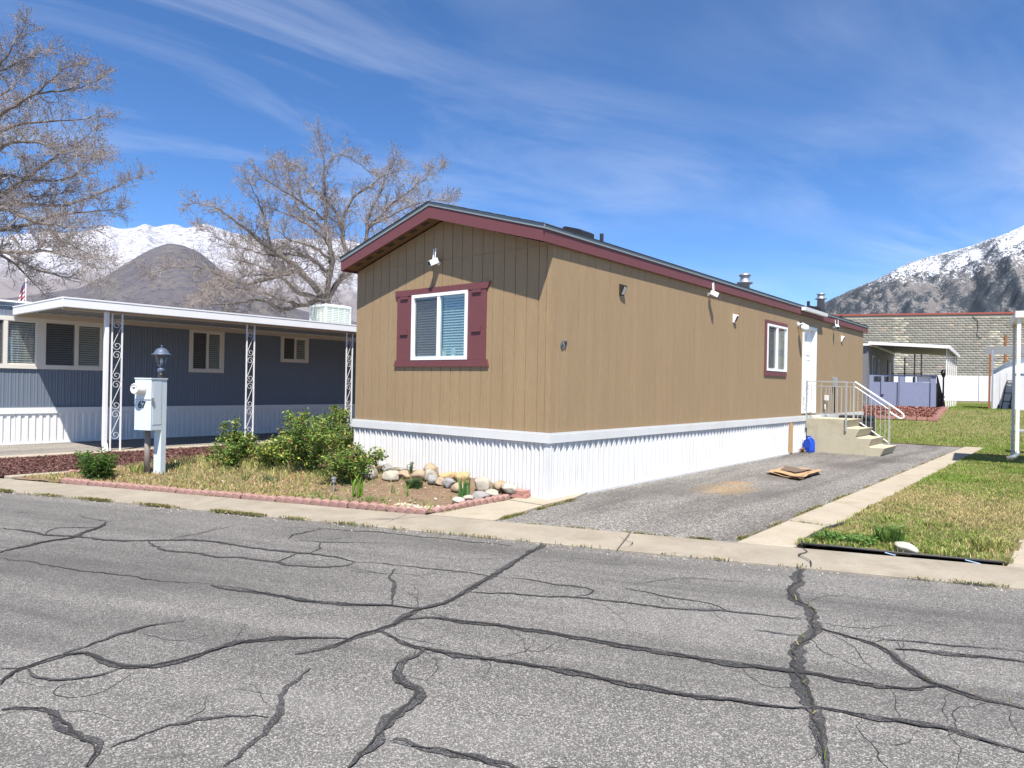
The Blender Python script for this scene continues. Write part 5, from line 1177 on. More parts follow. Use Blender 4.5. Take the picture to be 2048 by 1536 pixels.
# black lawn edging, white rock and litter on the right lawn
def edg(pts, r, name, mat, label, cat): return tag(MB().tube(pts, r, 8).build(name, mat, None, True, pts[0]), label, cat)
edg([(3.50, -.40, .035), (3.49, -.15, .05), (3.47, .1, .04), (3.5, .35, .06), (3.47, .6, .045), (3.52, 1.0, .04), (3.52, 1.35, .02)], .012, 'lawn_edging', 'rubber', 'wavy black rubber lawn edging along the concrete strip', 'edging')
edg([(3.52, -.36, .035), (3.83, -.24, .035), (4.3, -.09, .03), (4.75, .05, .035), (5.15, .2, .03)], .011, 'lawn_edging', 'rubber', 'straight black lawn edging tube along the gutter', 'edging')
def rock(name, c, size, mat, label, cat, group=None, seed=0, boxy=.6):
    rr = random.Random(seed); off = Vector((rr.uniform(0, 50), rr.uniform(0, 50), rr.uniform(0, 50))); n1, n2 = 26, 16; vs = []; f = []
    planes = [(Vector((rr.gauss(0, 1), rr.gauss(0, 1), rr.gauss(0, 1))).normalized(), rr.uniform(.62, .95)) for _ in range(9)]+[(Vector((0, 0, -1)), .7)]
    rot = Matrix.Rotation(rr.uniform(0, 6.28), 3, 'Z')@Matrix.Rotation(rr.uniform(-.25, .25), 3, 'X')
    for j in range(n2+1):
        th = math.pi*j/n2
        for i in range(n1):
            ph = 2*math.pi*i/n1; d = Vector((math.sin(th)*math.cos(ph), math.sin(th)*math.sin(ph), math.cos(th)))
            k = min([1.12]+[dk/max(.001, d.dot(nk)) for nk, dk in planes])*(1+.05*mnoise.noise(d*4+off)+.10*mnoise.noise(d*1.3+off))
            d2 = d*k; v = rot@Vector((d2.x*size[0]/2, d2.y*size[1]/2, d2.z*size[2]/2)); vs.append((c[0]+v.x, c[1]+v.y, c[2]+v.z))
    for j in range(n2):
        for i in range(n1): a = j*n1+i; b_ = j*n1+(i+1) % n1; f.append((a, a+n1, b_+n1, b_))
    o = MB().add(vs, f).build(name, mat, None, True, (c[0], c[1], c[2]-size[2]/2)); return tag(o, label, cat, group)
rock('rock', (4.36, .10, .045), (.30, .2, .11), 'rock_white', 'flat white rock on the lawn beside the black edging tube', 'rock', None, 41, .7)
for x, y, l, nm in ((4.28, -.16, .12, 'small pale blue wrapper on the gutter below the white rock'), (4.93, .05, .16, 'thin pale blue wrapper on the gutter at the lawn corner')):
    tag(MB().obox((x, y, .025), (l*.8, .02, .006), Matrix.Rotation(.36, 3, 'Z')@Matrix.Rotation(.2, 3, 'Y')).build('wrapper', 'litter_blue', None, False, (x, y, .02)), nm, 'litter')

# ================================================================== GARDEN
def bedz(x, y): return float(bed_z(x, y)) if x > -7.0 else .035
# scalloped edging blocks
def scallop_mesh(n=4, sw=.14):
    m = MB(); k = 8; us = [i/k for i in range(n*k+1)]; vs = []
    for u in us:
        s = abs(math.sin(math.pi*u))**.7; x = u*sw-n*sw/2
        fy = -.038-.016*s; by = .038+.010*s; tz = .048+.032*s
        vs += [(x, fy, -.04), (x, fy, tz-.012), (x, fy+.014, tz), (x, by-.014, tz), (x, by, tz-.012), (x, by, -.04)]
    f = []
    for i in range(len(us)-1):
        for j in range(5): a = i*6+j; f.append((a, a+1, a+7, a+6)[::-1])
    f.append(tuple(range(6))); f.append(tuple(range((len(us)-1)*6, len(us)*6))[::-1])
    m.add(vs, f); me = bpy.data.meshes.new('edging_block'); me.from_pydata(m.v, [], m.f); me.materials.append(M['edging']); return me
SCM = scallop_mesh()
def edging_row(a, b_, label, z=.0):
    a = Vector(a); b_ = Vector(b_); d = b_-a; L = d.length; n = int(round(L/.572)); ang = math.atan2(d.y, d.x)
    root = thing('garden_edging', label, 'edging', (a.x, a.y, z)); rr = random.Random(int(L*100))
    for k in range(n):
        o = bpy.data.objects.new('edging_block', SCM); COL.objects.link(o); o.parent = root
        p = d*((k+.5)/n); o.location = (p.x+rr.uniform(-.006, .006), p.y+rr.uniform(-.008, .008), rr.uniform(-.01, .008)+bedz(a.x+p.x, a.y+p.y)*.3); o.rotation_euler = (rr.uniform(-.04, .04), rr.uniform(-.015, .015), ang+rr.uniform(-.02, .02)); o.scale = (L/n/.572*.99, 1, 1)
edging_row((-6.05, -4.075, 0), (-.42, -1.885, 0), 'pink scalloped concrete edging along the gutter in front of the garden bed')
edging_row((-.42, -1.80, 0), (-.42, -.36, 0), 'short pink scalloped edging beside the concrete apron')
edging_row((-6.90, -3.75, 0), (-6.90, 1.6, 0), 'pink scalloped edging between the garden bed and the dark red mulch')
pv = MB().obox((-.40, -.16, .045), (.30, .19, .055), Matrix.Rotation(.3, 3, 'Z')); tag(pv.build('paver', 'brick', None, False, (-.4, -.16, 0)), 'lower pink paver by the front corner of the skirting', 'paver', 'stacked pink pavers')
pv = MB().obox((-.42, -.15, .10), (.28, .18, .05), Matrix.Rotation(.05, 3, 'Z')); tag(pv.build('paver', 'brick', None, False, (-.42, -.15, .075)), 'upper pink paver by the front corner of the skirting', 'paver', 'stacked pink pavers')
ROCKS = [(-2.60,-1.04,.14,.32,.23,'pale','big pale rock at the left end of the rock row'),(-2.70,-.64,.17,.24,.2,'grey','grey rock behind the big pale rock at the left end'),(-2.25,-.90,.14,.27,.16,'pale','blocky pale rock second in the front of the row'),(-2.72,-.34,.17,.2,.1,'grey','low grey rock against the skirting'),
 (-2.19,-.72,.15,.22,.15,'tan','tan rock just left of the small green succulent'),(-1.93,-.65,.15,.25,.17,'tan','wedge shaped tan rock in front of the small green succulent'),(-1.95,-.38,.17,.26,.24,'tan','tall round tan rock behind the grassy tuft'),(-1.72,-.62,.16,.22,.2,'pale','pale rock right behind the grassy tuft'),(-1.55,-.73,.14,.19,.17,'grey','smooth grey rock right of the grassy tuft'),(-1.58,-.40,.17,.29,.13,'ochre','yellow ochre rock near the skirting'),
 (-1.42,-.69,.13,.19,.13,'tan','small tan rock in the middle of the row'),(-1.22,-.72,.12,.24,.15,'grey','dark faced rock in the middle of the row'),(-1.22,-.44,.15,.27,.2,'ochre','large ochre streaked rock behind the upright iris'),(-.97,-.78,.09,.2,.15,'tan','tan rock left of the upright iris'),(-.81,-.49,.08,.25,.24,'pale','tall cream rock right of the upright iris'),(-.68,-.30,.08,.16,.17,'tan','narrow tan rock leaning on the tall cream rock'),
 (-.74,-.17,.08,.26,.15,'tan','long tan rock against the skirting near the corner'),(-.55,-.55,.06,.24,.12,'pale','rounded cream rock on the short edging'),(-.50,-.26,.08,.26,.14,'white','rough white rock beside the pink pavers'),(-.55,-1.03,.04,.21,.10,'pale','pale rock on the edging right of the iris base'),(-.55,-.78,.05,.23,.11,'grey','flat grey rock on the short edging'),(-.56,-1.22,.03,.19,.10,'white','small white rock at the iris base')]
for i, (x, y, z, w, h, c, lab) in enumerate(ROCKS): rock('rock', (x, y, z+h*.38), (w*1.02, w*.86, h*1.0), 'rock_'+c, lab, 'rock', 'rocks along the garden bed', 100+i, .35)
V = []; Fq = []; Cc = []; rs = np.random.RandomState(8)
for k in range(260):      # pebbles and white chips on the soil
    if k < 120: x = -.55-rs.rand()*.5; y = curb_back(x)+.12+rs.rand()*.35
    else: x = -.6-rs.rand()*5.5; y = curb_back(x)+.15+rs.rand()*1.6
    if y > -.1: continue
    s = .008+.02*rs.rand()**2+(.012 if k < 120 else 0); b = len(V); z = bedz(x, y)+.01
    a = rs.rand()*6; p = [(x+s*math.cos(a+q), y+s*math.sin(a+q), z) for q in (0, 1.3, 2.5, 3.8, 5)]
    V += p+[(x, y, z+s*.8)]; Fq += [(b+i, b+(i+1) % 5, b+5) for i in range(5)]; c = np.array([(.46, .39, .28), (.50, .47, .42), (.33, .27, .2)][rs.randint(3)])*rs.uniform(.7, 1.1); Cc += [c]*6
stuff(tag(npmesh('pebbles', V, Fq, 'attr', None, np.array(Cc)), 'loose pale pebbles scattered over the garden soil', 'pebbles'))

V = []; Fq = []; Cc = []
for k in range(1500):     # grit washed against the gutter and along the driveway edge
    if k < 1000: q = ct(-10+16*rs.rand(), -.02-abs(rs.normal(0, .10))); z = -.01
    else: yy = -.4+13*rs.rand(); q = Vector((2.93-abs(rs.normal(0, .07)), yy, 0)); z = .002
    s = .004+.009*rs.rand()**2; b = len(V); a = rs.rand()*6; V += [(q.x+s*math.cos(a+w_), q.y+s*math.sin(a+w_), z) for w_ in (0, 2.1, 4.2)]+[(q.x, q.y, z+s)]; Fq += [(b, b+1, b+3), (b+1, b+2, b+3), (b+2, b, b+3)]; Cc += [np.array([(.35, .3, .24), (.2, .17, .14), (.45, .4, .33)][rs.randint(3)])*rs.uniform(.6, 1.1)]*4
stuff(tag(npmesh('grit', V, Fq, 'attr', None, np.array(Cc)), 'fine grit lying along the gutter and driveway edge', 'grit'))
def blades(name, P, H, Wd, col, lean=.5, seed=1, label='', cat='grass', parent=None, bend=True):
    rs = np.random.RandomState(seed); n = len(P); a = rs.rand(n)*2*np.pi; la = rs.rand(n)*2*np.pi; ll = H*lean*rs.rand(n)
    bx = np.stack([np.cos(a), np.sin(a), np.zeros(n)], 1)*(Wd[:, None]/2); ld = np.stack([np.cos(la)*ll, np.sin(la)*ll, np.zeros(n)], 1); up = np.zeros((n, 3)); up[:, 2] = H
    if bend:
        mid = P+up*.6+ld*.3; tip = P+up*(1-.15*lean)+ld
        V = np.stack([P-bx, P+bx, mid+bx*.8, mid-bx*.8, tip], 1).reshape(-1, 3); b = np.arange(n)[:, None]*5
        F = np.concatenate([b+np.array([[0, 1, 2]]), b+np.array([[0, 2, 3]]), b+np.array([[3, 2, 4]])], 0); C = np.repeat(col, 5, 0)
    else:
        V = np.stack([P-bx, P+bx, P+up+ld], 1).reshape(-1, 3); F = np.arange(n*3).reshape(-1, 3); C = np.repeat(col, 3, 0)
    o = npmesh(name, V, F, 'blade', parent, C)
    if not parent: stuff(tag(o, label, cat))
    return o
def lerp(a, b, t): t = np.asarray(t)[:, None]; return np.array(a)*(1-t)+np.array(b)*t
DRY = (.66, .55, .28); DRY2 = (.48, .36, .17); GRN = (.17, .28, .045); GRN2 = (.30, .40, .08)
rs = np.random.RandomState(3)
# right lawn: dry towards the road, green further back
n = 120000; x = 3.44+rs.rand(n)*1.76; y = -.6+17.2*rs.rand(n)**1.6; ok = (y > curb_back(x)+.14); x = x[ok]; y = y[ok]; n = len(x)
ed = .06*fbm(y*3, y*0, 3, 4)-.03; ok = (x > 3.47+ed) & (x < 5.17-ed*1.5); x = x[ok]; y = y[ok]; n = len(x)
pt = fbm(x*1.3, y*1.3, 4, 2); straw = np.exp(-((y-3.6-1.2*(pt-.5))/1.5)**2); green = np.clip(.50+.25*np.clip((y-3.2)/3.5, 0, 1)+.9*(pt-.5)-.42*straw, .1, .95); green = np.where((y < .7) & (x < 4.3), green+.35*(fbm(x*4, y*4, 2, 7) > .5), green); gm_ = rs.rand(n) < np.clip(green, .15, .95)
bare = ((fbm(x*2.2+9, y*2.2, 3, 12) < .42) & (y < 4)) | ((fbm(x*2.6+2, y*4, 3, 19) < .5) & (y < curb_back(x)+.42) & (x > 3.7)); keep = ~bare | (rs.rand(n) < .2); x, y, gm_, pt, green = x[keep], y[keep], gm_[keep], pt[keep], green[keep]; n = len(x)
col = np.where(gm_[:, None], lerp(GRN, GRN2, rs.rand(n)), lerp(DRY, DRY2, rs.rand(n)))*((rs.uniform(.55, 1.15, n)*(.72+.56*fbm(x*3.3, y*3.3, 3, 44)))[:, None])
H = (.02+.035*rs.rand(n))*(1+.6*np.clip(green, 0, 1)); blades('grass', np.stack([x, y, np.full(n, .018)], 1), H, .005+.005*rs.rand(n), col, 1.1, 5, 'patchy lawn grass, dry by the gutter and green further back')
# back lawn
n = 110000; y = 16.6+28*rs.rand(n)**1.6; x = -3+15*rs.rand(n)+np.where(y < 20, 0, 0); ok = ~((x < 1.5) & (y > 21.35) & (y < 25.2)) & ~((x > 2.6) & (y > 26.9)); x = x[ok]; y = y[ok]; n = len(x)
pt = fbm(x*.5, y*.5, 4, 9); gm_ = rs.rand(n) < np.clip(.86+.7*(pt-.5), .45, 1); z = np.array([ramp_z(q) for q in y])+.01
col = np.where(gm_[:, None], lerp(GRN, GRN2, rs.rand(n)), lerp(DRY, (.3, .28, .1), rs.rand(n)))*rs.uniform(.65, 1.1, n)[:, None]
blades('grass', np.stack([x, y, z], 1), .035+.045*rs.rand(n), .014+.014*rs.rand(n), col, 1., 6, 'green back lawn grass rising behind the driveway', bend=False)
n = 12000; x = 5.2+7*rs.rand(n); y = 9.35+7.3*rs.rand(n); col = lerp(GRN, GRN2, rs.rand(n))*rs.uniform(.65, 1.1, n)[:, None]
blades('grass', np.stack([x, y, np.full(n, .015)], 1), .05+.06*rs.rand(n), .012+.01*rs.rand(n), col, .9, 7, 'lawn grass in shade below the right patio awning', bend=False)
# weedy garden grass
n = 24000; x = -6.9+6.4*rs.rand(n); yb = curb_back(x); y = yb+.13+(np.where(x < -4.36, 4.2, 2.2))*rs.rand(n)**1.25; ok = (x < -4.36) | (y < -.15); x, y = x[ok], y[ok]; n = len(x)
dens = np.clip((-2.1-x)/.8, 0, 1); front = np.exp(-((y-curb_back(x)-.3)/.28)**2); pr = np.clip(dens*(.35+1.1*fbm(x*2, y*2, 3, 3))+(1-dens)*(.55*front*(fbm(x*3, y*3, 3, 21) > .45)+.05), 0, 1)
ok = rs.rand(n) < pr; x, y, dens = x[ok], y[ok], dens[ok]; n = len(x); g = np.clip(np.where(dens < .5, .9, .42+.30*np.clip((y-curb_back(x)-.9)/1.2, 0, 1)+.6*(fbm(x*1.7, y*1.7, 3, 14)-.5)), 0, 1); gm_ = rs.rand(n) < g
col = np.where(gm_[:, None], lerp((.22, .29, .08), (.36, .42, .13), rs.rand(n)), lerp((.62, .48, .24), (.44, .30, .14), rs.rand(n)))*rs.uniform(.7, 1.15, n)[:, None]
z = np.array([bedz(a, b) for a, b in zip(x, y)]); H = np.where(dens < .5, .03+.03*rs.rand(n), .025+.06*rs.rand(n)**1.8+.12*np.clip((y-curb_back(x)-1.1)/1.2, 0, 1)*rs.rand(n))
blades('weedy_grass', np.stack([x, y, z], 1), H, .007+.007*rs.rand(n), col, 1.1, 8, 'dry weedy grass in the garden bed around the meter pedestal', 'grass')
# weeds in the joints
P = []
def joint(a, b_, k, w, pa=.5, seed=0):
    a = np.array(a); b_ = np.array(b_); r = np.random.RandomState(seed); nc = max(5, int(np.linalg.norm(b_-a)*4)); cc = r.rand(nc); cw = r.pareto(1.1, nc)+.15; cw = np.minimum(cw, 6)/np.minimum(cw, 6).sum(); ci = r.choice(nc, k, p=cw); t = np.clip(cc[ci]+r.normal(0, 1, k)*(.03+.10*r.rand(nc)[ci])/np.linalg.norm(b_-a)*1.2, 0, 1); k = len(t); q = a+(b_-a)*t[:, None]; L = np.linalg.norm(b_-a); nzz = fbm(t*L*1.7, t*0+seed, 3, seed)
    ok = r.rand(k) < .75; q = q[ok]+r.normal(0, 1, (ok.sum(), 2))*(w*(.3+.8*r.rand(ok.sum())**2))[:, None]; P.extend([(u, v, .004) for u, v in q])
c2 = lambda t, n: tuple(ct(t, n)[:2])
joint(c2(-9, -.015), c2(-1.1, -.01), 6500, .03, .40, 1); joint(c2(-1.1, -.01), c2(5, -.01), 500, .012, .62, 2)
joint((.44, curb_back(.44)+.05), (.22, .4), 2200, .022, .28, 3); joint(c2(-.6, .79), c2(1.9, .79), 1000, .012, .5, 4); joint((2.93, -.5), (2.95, 13), 4200, .035, .42, 5)
joint((-.36, -1.75), (-.38, -.4), 1100, .03, .4, 6); joint(c2(-8, .79), c2(-1.8, .79), 500, .012, .6, 7); joint((2.99, .9), (3.45, .92), 220, .01, .2, 8); joint((.0, 10.3), (1.8, 11.26), 150, .03, .5, 9)
joint((3.48, 1), (3.48, 14), 1500, .035, .3, 10); joint((5.17, .2), (5.17, 9), 1500, .04, .3, 11)
for w_, pl_ in CRACKS:
    if w_ in (.105, .07):
        for qi in range(0, len(pl_)-1): joint(pl_[qi], pl_[qi+1], 3 if w_ > .1 else 2, .010, .3, 300+qi)
P = np.array(P); n = len(P); gm_ = rs.rand(n) < .5; col = np.where(gm_[:, None], lerp((.12, .17, .04), (.2, .24, .06), rs.rand(n)), lerp((.40, .32, .15), (.3, .21, .1), rs.rand(n)))*rs.uniform(.7, 1.1, n)[:, None]
P[:, 2] = .006; blades('joint_weeds', P, .012+.035*rs.rand(n)**2, .006+.006*rs.rand(n), col, 1.6, 9, 'low weeds growing in the joints of the gutter and driveway', 'weeds')

def chips(name, n, xf, zf, size, cols, seed, label):
    rs = np.random.RandomState(seed); x, y = xf(rs, n); n = len(x); a = rs.rand(n)*6.28; tl = rs.normal(0, .35, (n, 2)); L = size*rs.uniform(.5, 1.5, n); w = L*rs.uniform(.2, .5, n); z = np.array([zf(p, q) for p, q in zip(x, y)])+.012+.02*rs.rand(n)
    d = np.stack([np.cos(a), np.sin(a), tl[:, 0]], 1)*L[:, None]/2; s = np.stack([-np.sin(a), np.cos(a), tl[:, 1]], 1)*w[:, None]/2; P = np.stack([x, y, z], 1); V = np.stack([P-d-s, P+d-s, P+d+s, P-d+s], 1).reshape(-1, 3)
    C = np.array(cols)[rs.randint(len(cols), size=n)]*rs.uniform(.6, 1.25, n)[:, None]; stuff(tag(npmesh(name, V, np.arange(n*4).reshape(-1, 4), 'attr', None, np.repeat(C, 4, 0)), label, 'mulch'))
def mxl(rs, n): x = -9.95+2.8*rs.rand(n); y = curb_back(x)+.06+8*rs.rand(n)**1.4; return x, y
chips('mulch_chips', 30000, mxl, lambda x, y: .025, .03, [(.11, .052, .042), (.16, .078, .064), (.07, .038, .032), (.21, .12, .10)], 71, 'dark red wood mulch between the garden bed and the carport')
def mxr(rs, n): x = -2.6+4*rs.rand(n); y = 21.5+3.5*rs.rand(n); return x, y
chips('mulch_chips', 16000, mxr, lambda x, y: ramp_z(y)+.04, .06, [(.20, .07, .05), (.30, .12, .09), (.12, .05, .04), (.45, .27, .22), (.36, .16, .12)], 72, 'bright red wood mulch in front of the lavender deck')
# leaves
def leaves(C, L, Wd, col, seed, up=.4, parent=None, name='foliage'):
    rs = np.random.RandomState(seed); n = len(C); a = rs.normal(size=(n, 3)); a[:, 2] *= .6; a /= np.linalg.norm(a, axis=1)[:, None]
    nn = rs.normal(size=(n, 3)); nn[:, 2] = np.abs(nn[:, 2])+up; b = np.cross(nn, a); b /= np.linalg.norm(b, axis=1)[:, None]+1e-6; nr = np.cross(a, b)
    l = (L*rs.uniform(.6, 1.2, n))[:, None]; w = (Wd*rs.uniform(.6, 1.2, n))[:, None]; f = l*.12
    V = np.stack([C-a*l*.5, C+b*w*.5+nr*f+a*l*.05, C+a*l*.5, C-b*w*.5+nr*f+a*l*.05], 1).reshape(-1, 3); k = np.arange(n)[:, None]*4
    return npmesh(name, V, np.concatenate([k+np.array([[0, 1, 2]]), k+np.array([[0, 2, 3]])], 0), 'leaf', parent, np.repeat(col, 4, 0))
YG = (.40, .45, .09); MG = (.19, .29, .05); DG = (.07, .13, .03)
def bush(x, y, r, h, ncane, nleaf, label, seed, yel=.35, L=.05, spread=1., cat='shrub', low=.15, group='rose bushes in the garden bed'):
    z0 = bedz(x, y); rr = random.Random(seed); rs = np.random.RandomState(seed); t = thing('rose_bush', label, cat, (x, y, z0), group); m = MB(); pts = []
    for k in range(ncane):
        a = rr.uniform(0, 6.28); R1 = r*spread*math.sqrt(rr.random()); hh = h*rr.choice([rr.uniform(.35, .75), rr.uniform(.35, .75), rr.uniform(.7, 1.15)]); b0 = Vector((x+rr.uniform(-.05, .05), y+rr.uniform(-.05, .05), z0)); e = Vector((x+R1*math.cos(a), y+R1*math.sin(a), z0+hh)); md = b0.lerp(e, .5)+Vector((0, 0, .12*hh)); pl = [b0, md*.6+b0.lerp(e, .3)*.4, md*.5+e*.5+Vector((0, 0, .03)), e]
        m.tube(pl, [.008, .007, .005, .003], 4)
        for i in range(3):
            for q in range(3): pts.append(pl[i].lerp(pl[i+1], (q+rr.random())/3))
        for q in range(2):
            s = pl[rr.choice([1, 2])]; tw = s+Vector((rr.uniform(-.2, .2)*r*2, rr.uniform(-.2, .2)*r*2, rr.uniform(.02, .2)*h)); m.tube([s, tw], [.004, .002], 3); pts += [s.lerp(tw, .5), tw, tw]
    m.build('canes', 'stem', t); pts = [p for p in pts if p.z > z0+low*h]
    ci = rs.randint(len(pts), size=nleaf); C = np.array([tuple(p) for p in pts])[ci]+rs.normal(0, .038, (nleaf, 3)); C[:, 2] = np.maximum(C[:, 2], z0+.01)
    cl = vnoise(C[:, 0]*9, C[:, 1]*9+C[:, 2]*7, 3)
    k = rs.rand(nleaf); yy = np.clip(yel*.7+.5*(cl-.5), 0, 1); col = np.where((k < yy)[:, None], lerp(YG, (.38, .36, .09), rs.rand(nleaf)), lerp(DG, MG, rs.rand(nleaf)))*rs.uniform(.75, 1.15, nleaf)[:, None]; rd = rs.rand(nleaf) < .04; col[rd] = (.26, .10, .06)
    leaves(C, L, L*.62, col, seed, .5, t); return t
bush(-6.01, -1.3, .38, .66, 18, 2600, 'rose bush with a tall pale shoot left of the scroll post', 1, .3, .06)
bush(-5.45, -1.75, .36, .40, 14, 1700, 'low dark rose bush nearest the meter pedestal', 2, .12, .05)
bush(-4.7, -1.3, .5, .60, 24, 3600, 'yellow green rose bush in the middle of the bed', 3, .55, .055)
bush(-3.75, -1.35, .52, .86, 30, 4800, 'largest dense rose bush in the middle of the garden bed', 4, .35, .055)
bush(-4.75, -.7, .48, .78, 22, 3200, 'dark leaved rose bush behind the largest one', 5, .22, .055)
bush(-5.2, .3, .52, .80, 22, 3000, 'rose bush at the back beside the left side of the brown home', 6, .25, .055)
bush(-6.2, 1.2, .38, 1.1, 10, 700, 'tall thin rose bush with open shoots in front of the carport', 7, .55, .075, 1., low=.4)
bush(-2.6, -1.5, .40, .46, 18, 2400, 'low rose bush behind the solar stake light', 8, .2, .05)
bush(-2.85, -1.0, .40, .50, 16, 1900, 'reddish tipped rose bush against the white skirting', 9, .3, .055)
bush(-6.7, 2.2, .35, .55, 12, 1100, 'small rose bush near the far scroll post', 10, .3, .065)
def tuft(x, y, n, h, w, spread, c1, c2_, label, seed, name='plant', cat='plant', lean=.5):
    z = bedz(x, y) if x < 0 else .02; rs = np.random.RandomState(seed); a = rs.rand(n)*6.28; r_ = spread*np.sqrt(rs.rand(n)); P = np.stack([x+r_*np.cos(a), y+r_*np.sin(a), np.full(n, z)], 1)
    t = thing(name, label, cat, (x, y, z)); blades('leaf_blades', P, h*rs.uniform(.55, 1.05, n), np.full(n, w)*rs.uniform(.7, 1.2, n), lerp(c1, c2_, rs.rand(n)), lean, seed, parent=t); return t
tuft(-1.85, -1.88, 26, .36, .028, .10, (.16, .30, .04), (.30, .42, .08), 'bright green iris clump behind the front edging', 31, 'iris', 'iris', .45)
tuft(-.70, -.96, 16, .38, .034, .07, (.07, .19, .06), (.16, .30, .08), 'upright broad leaved iris among the rocks', 32, 'iris', 'iris', .35)
tuft(-1.32, -1.45, 8, .22, .020, .05, (.17, .28, .05), (.26, .36, .08), 'small iris shoot in the bare soil', 33, 'iris', 'iris', .4)
tuft(-1.63, -1.42, 7, .15, .014, .05, (.17, .22, .08), (.26, .3, .1), 'tiny grass sprout left of the small iris shoot', 34, 'grass_sprout', 'plant', .4)
tuft(-1.59, -1.05, 420, .17, .008, .11, (.05, .11, .035), (.12, .19, .07), 'dark fine leaved round tuft in front of the rocks', 35, 'ornamental_grass', 'plant', .9)
tuft(-6.05, -2.98, 60, .22, .012, .12, (.13, .22, .04), (.3, .36, .1), 'green grass clump left of the meter pedestal', 36, 'grass_clump', 'plant', .8)
tuft(4.17, .33, 260, .26, .012, .12, (.09, .18, .035), (.2, .3, .08), 'dark green grass clump on the lawn behind the white rock', 37, 'grass_clump', 'plant', .9)
tuft(4.98, .75, 120, .2, .012, .14, (.2, .24, .06), (.42, .4, .14), 'pale grass clump at the right side of the lawn', 38, 'grass_clump', 'plant', 1.2)
tuft(-4.5, -.95, 240, .34, .012, .22, (.16, .27, .05), (.28, .36, .1), 'tall bright weed grass among the rose bushes', 39, 'weed_clump', 'plant', .5)
tuft(-3.2, -.95, 160, .30, .012, .2, (.16, .27, .05), (.28, .36, .1), 'bright weed grass right of the largest rose bush', 40, 'weed_clump', 'plant', .5)
def whorl(x, y, stems, h, ll, lw, c1, c2_, label, name, seed, sp):
    # upright stems with rosettes of strap leaves
    z = bedz(x, y); rr = random.Random(seed); t = thing(name, label, 'plant', (x, y, z)); V = []; F = []; C = []; m = MB()
    for s in range(stems):
        a = rr.uniform(0, 6.28); r_ = sp*math.sqrt(rr.random()); hh = h*rr.uniform(.5, 1); b0 = Vector((x+r_*.5*math.cos(a), y+r_*.5*math.sin(a), z)); e = Vector((x+r_*math.cos(a), y+r_*math.sin(a), z+hh)); m.tube([b0, e], [.007, .005], 5)
        nl = int(hh/.016)
        for k in range(nl):
            q = b0.lerp(e, .2+.8*k/nl); an = k*2.4+rr.uniform(-.3, .3); up = .25+.6*k/nl; d = Vector((math.cos(an), math.sin(an), up)).normalized(); sd = Vector((-math.sin(an), math.cos(an), 0)); L = ll*rr.uniform(.7, 1.1)*(1-.3*k/nl); mid = q+d*L*.5; tip = q+d*L+Vector((0, 0, -L*.35)); b = len(V)
            V += [tuple(q), tuple(mid+sd*lw/2), tuple(tip), tuple(mid-sd*lw/2)]; F += [(b, b+1, b+2), (b, b+2, b+3)]; c = np.array(c1)+(np.array(c2_)-np.array(c1))*rr.random(); C += [c]*4
    m.build('stems', 'stem', t); npmesh('foliage', V, F, 'leaf', t, np.array(C))
whorl(-5.98, -3.62, 26, .46, .16, .026, (.035, .10, .02), (.14, .24, .05), 'dark green lily plant at the left front corner of the bed', 'lily_plant', 51, .30)
whorl(-2.51, -.32, 7, .20, .06, .025, (.07, .16, .07), (.16, .25, .12), 'small green succulent growing between the rocks', 'succulent', 52, .08)
whorl(-3.54, -2.1, 14, .14, .05, .016, (.30, .34, .12), (.10, .17, .10), 'low variegated spurge in front of the largest rose bush', 'spurge', 53, .16)
whorl(-4.05, -2.25, 8, .11, .045, .015, (.36, .38, .12), (.12, .18, .08), 'smaller variegated spurge nearer the meter pedestal', 'spurge', 54, .11)
# clover at the lawn corner
n = 700; x = 3.55+.55*rs.rand(n); y = -.18+.33*rs.rand(n)+.3*(x-3.55); C = np.stack([x, y, .045+.06*rs.rand(n)], 1); stuff(tag(leaves(C, .035, .03, lerp((.05, .13, .025), (.14, .24, .05), rs.rand(n)), 61, 1.5, None, 'clover'), 'dark green clover patch at the near lawn corner', 'clover'))
n = 1500; x = -.8-1.6*rs.rand(n); y = curb_back(x)+.12+.5*rs.rand(n)**1.5; ok = fbm(x*4, y*4, 3, 88) > .47; x = x[ok]; y = y[ok]; n = len(x); C = np.stack([x, y, np.array([bedz(a, b) for a, b in zip(x, y)])+.02+.035*rs.rand(n)], 1); stuff(tag(leaves(C, .028, .022, lerp((.08, .17, .03), (.18, .27, .06), rs.rand(n)), 62, 1.5, None, 'ground_cover'), 'low green ground cover inside the front edging', 'ground cover'))
sl = thing('solar_light', 'small silver solar stake light in front of the low rose bush', 'light', (-2.28, -1.92, .05))
MB().tube([(-2.28, -1.92, .03), (-2.28, -1.92, .20)], .010, 8).build('stake', 'galv', sl); MB().lathe([(.022, .20), (.028, .21), (.028, .25), (.036, .252), (.036, .275), (.01, .28)], (-2.28, -1.92, 0), 12).build('head', 'galv', sl)

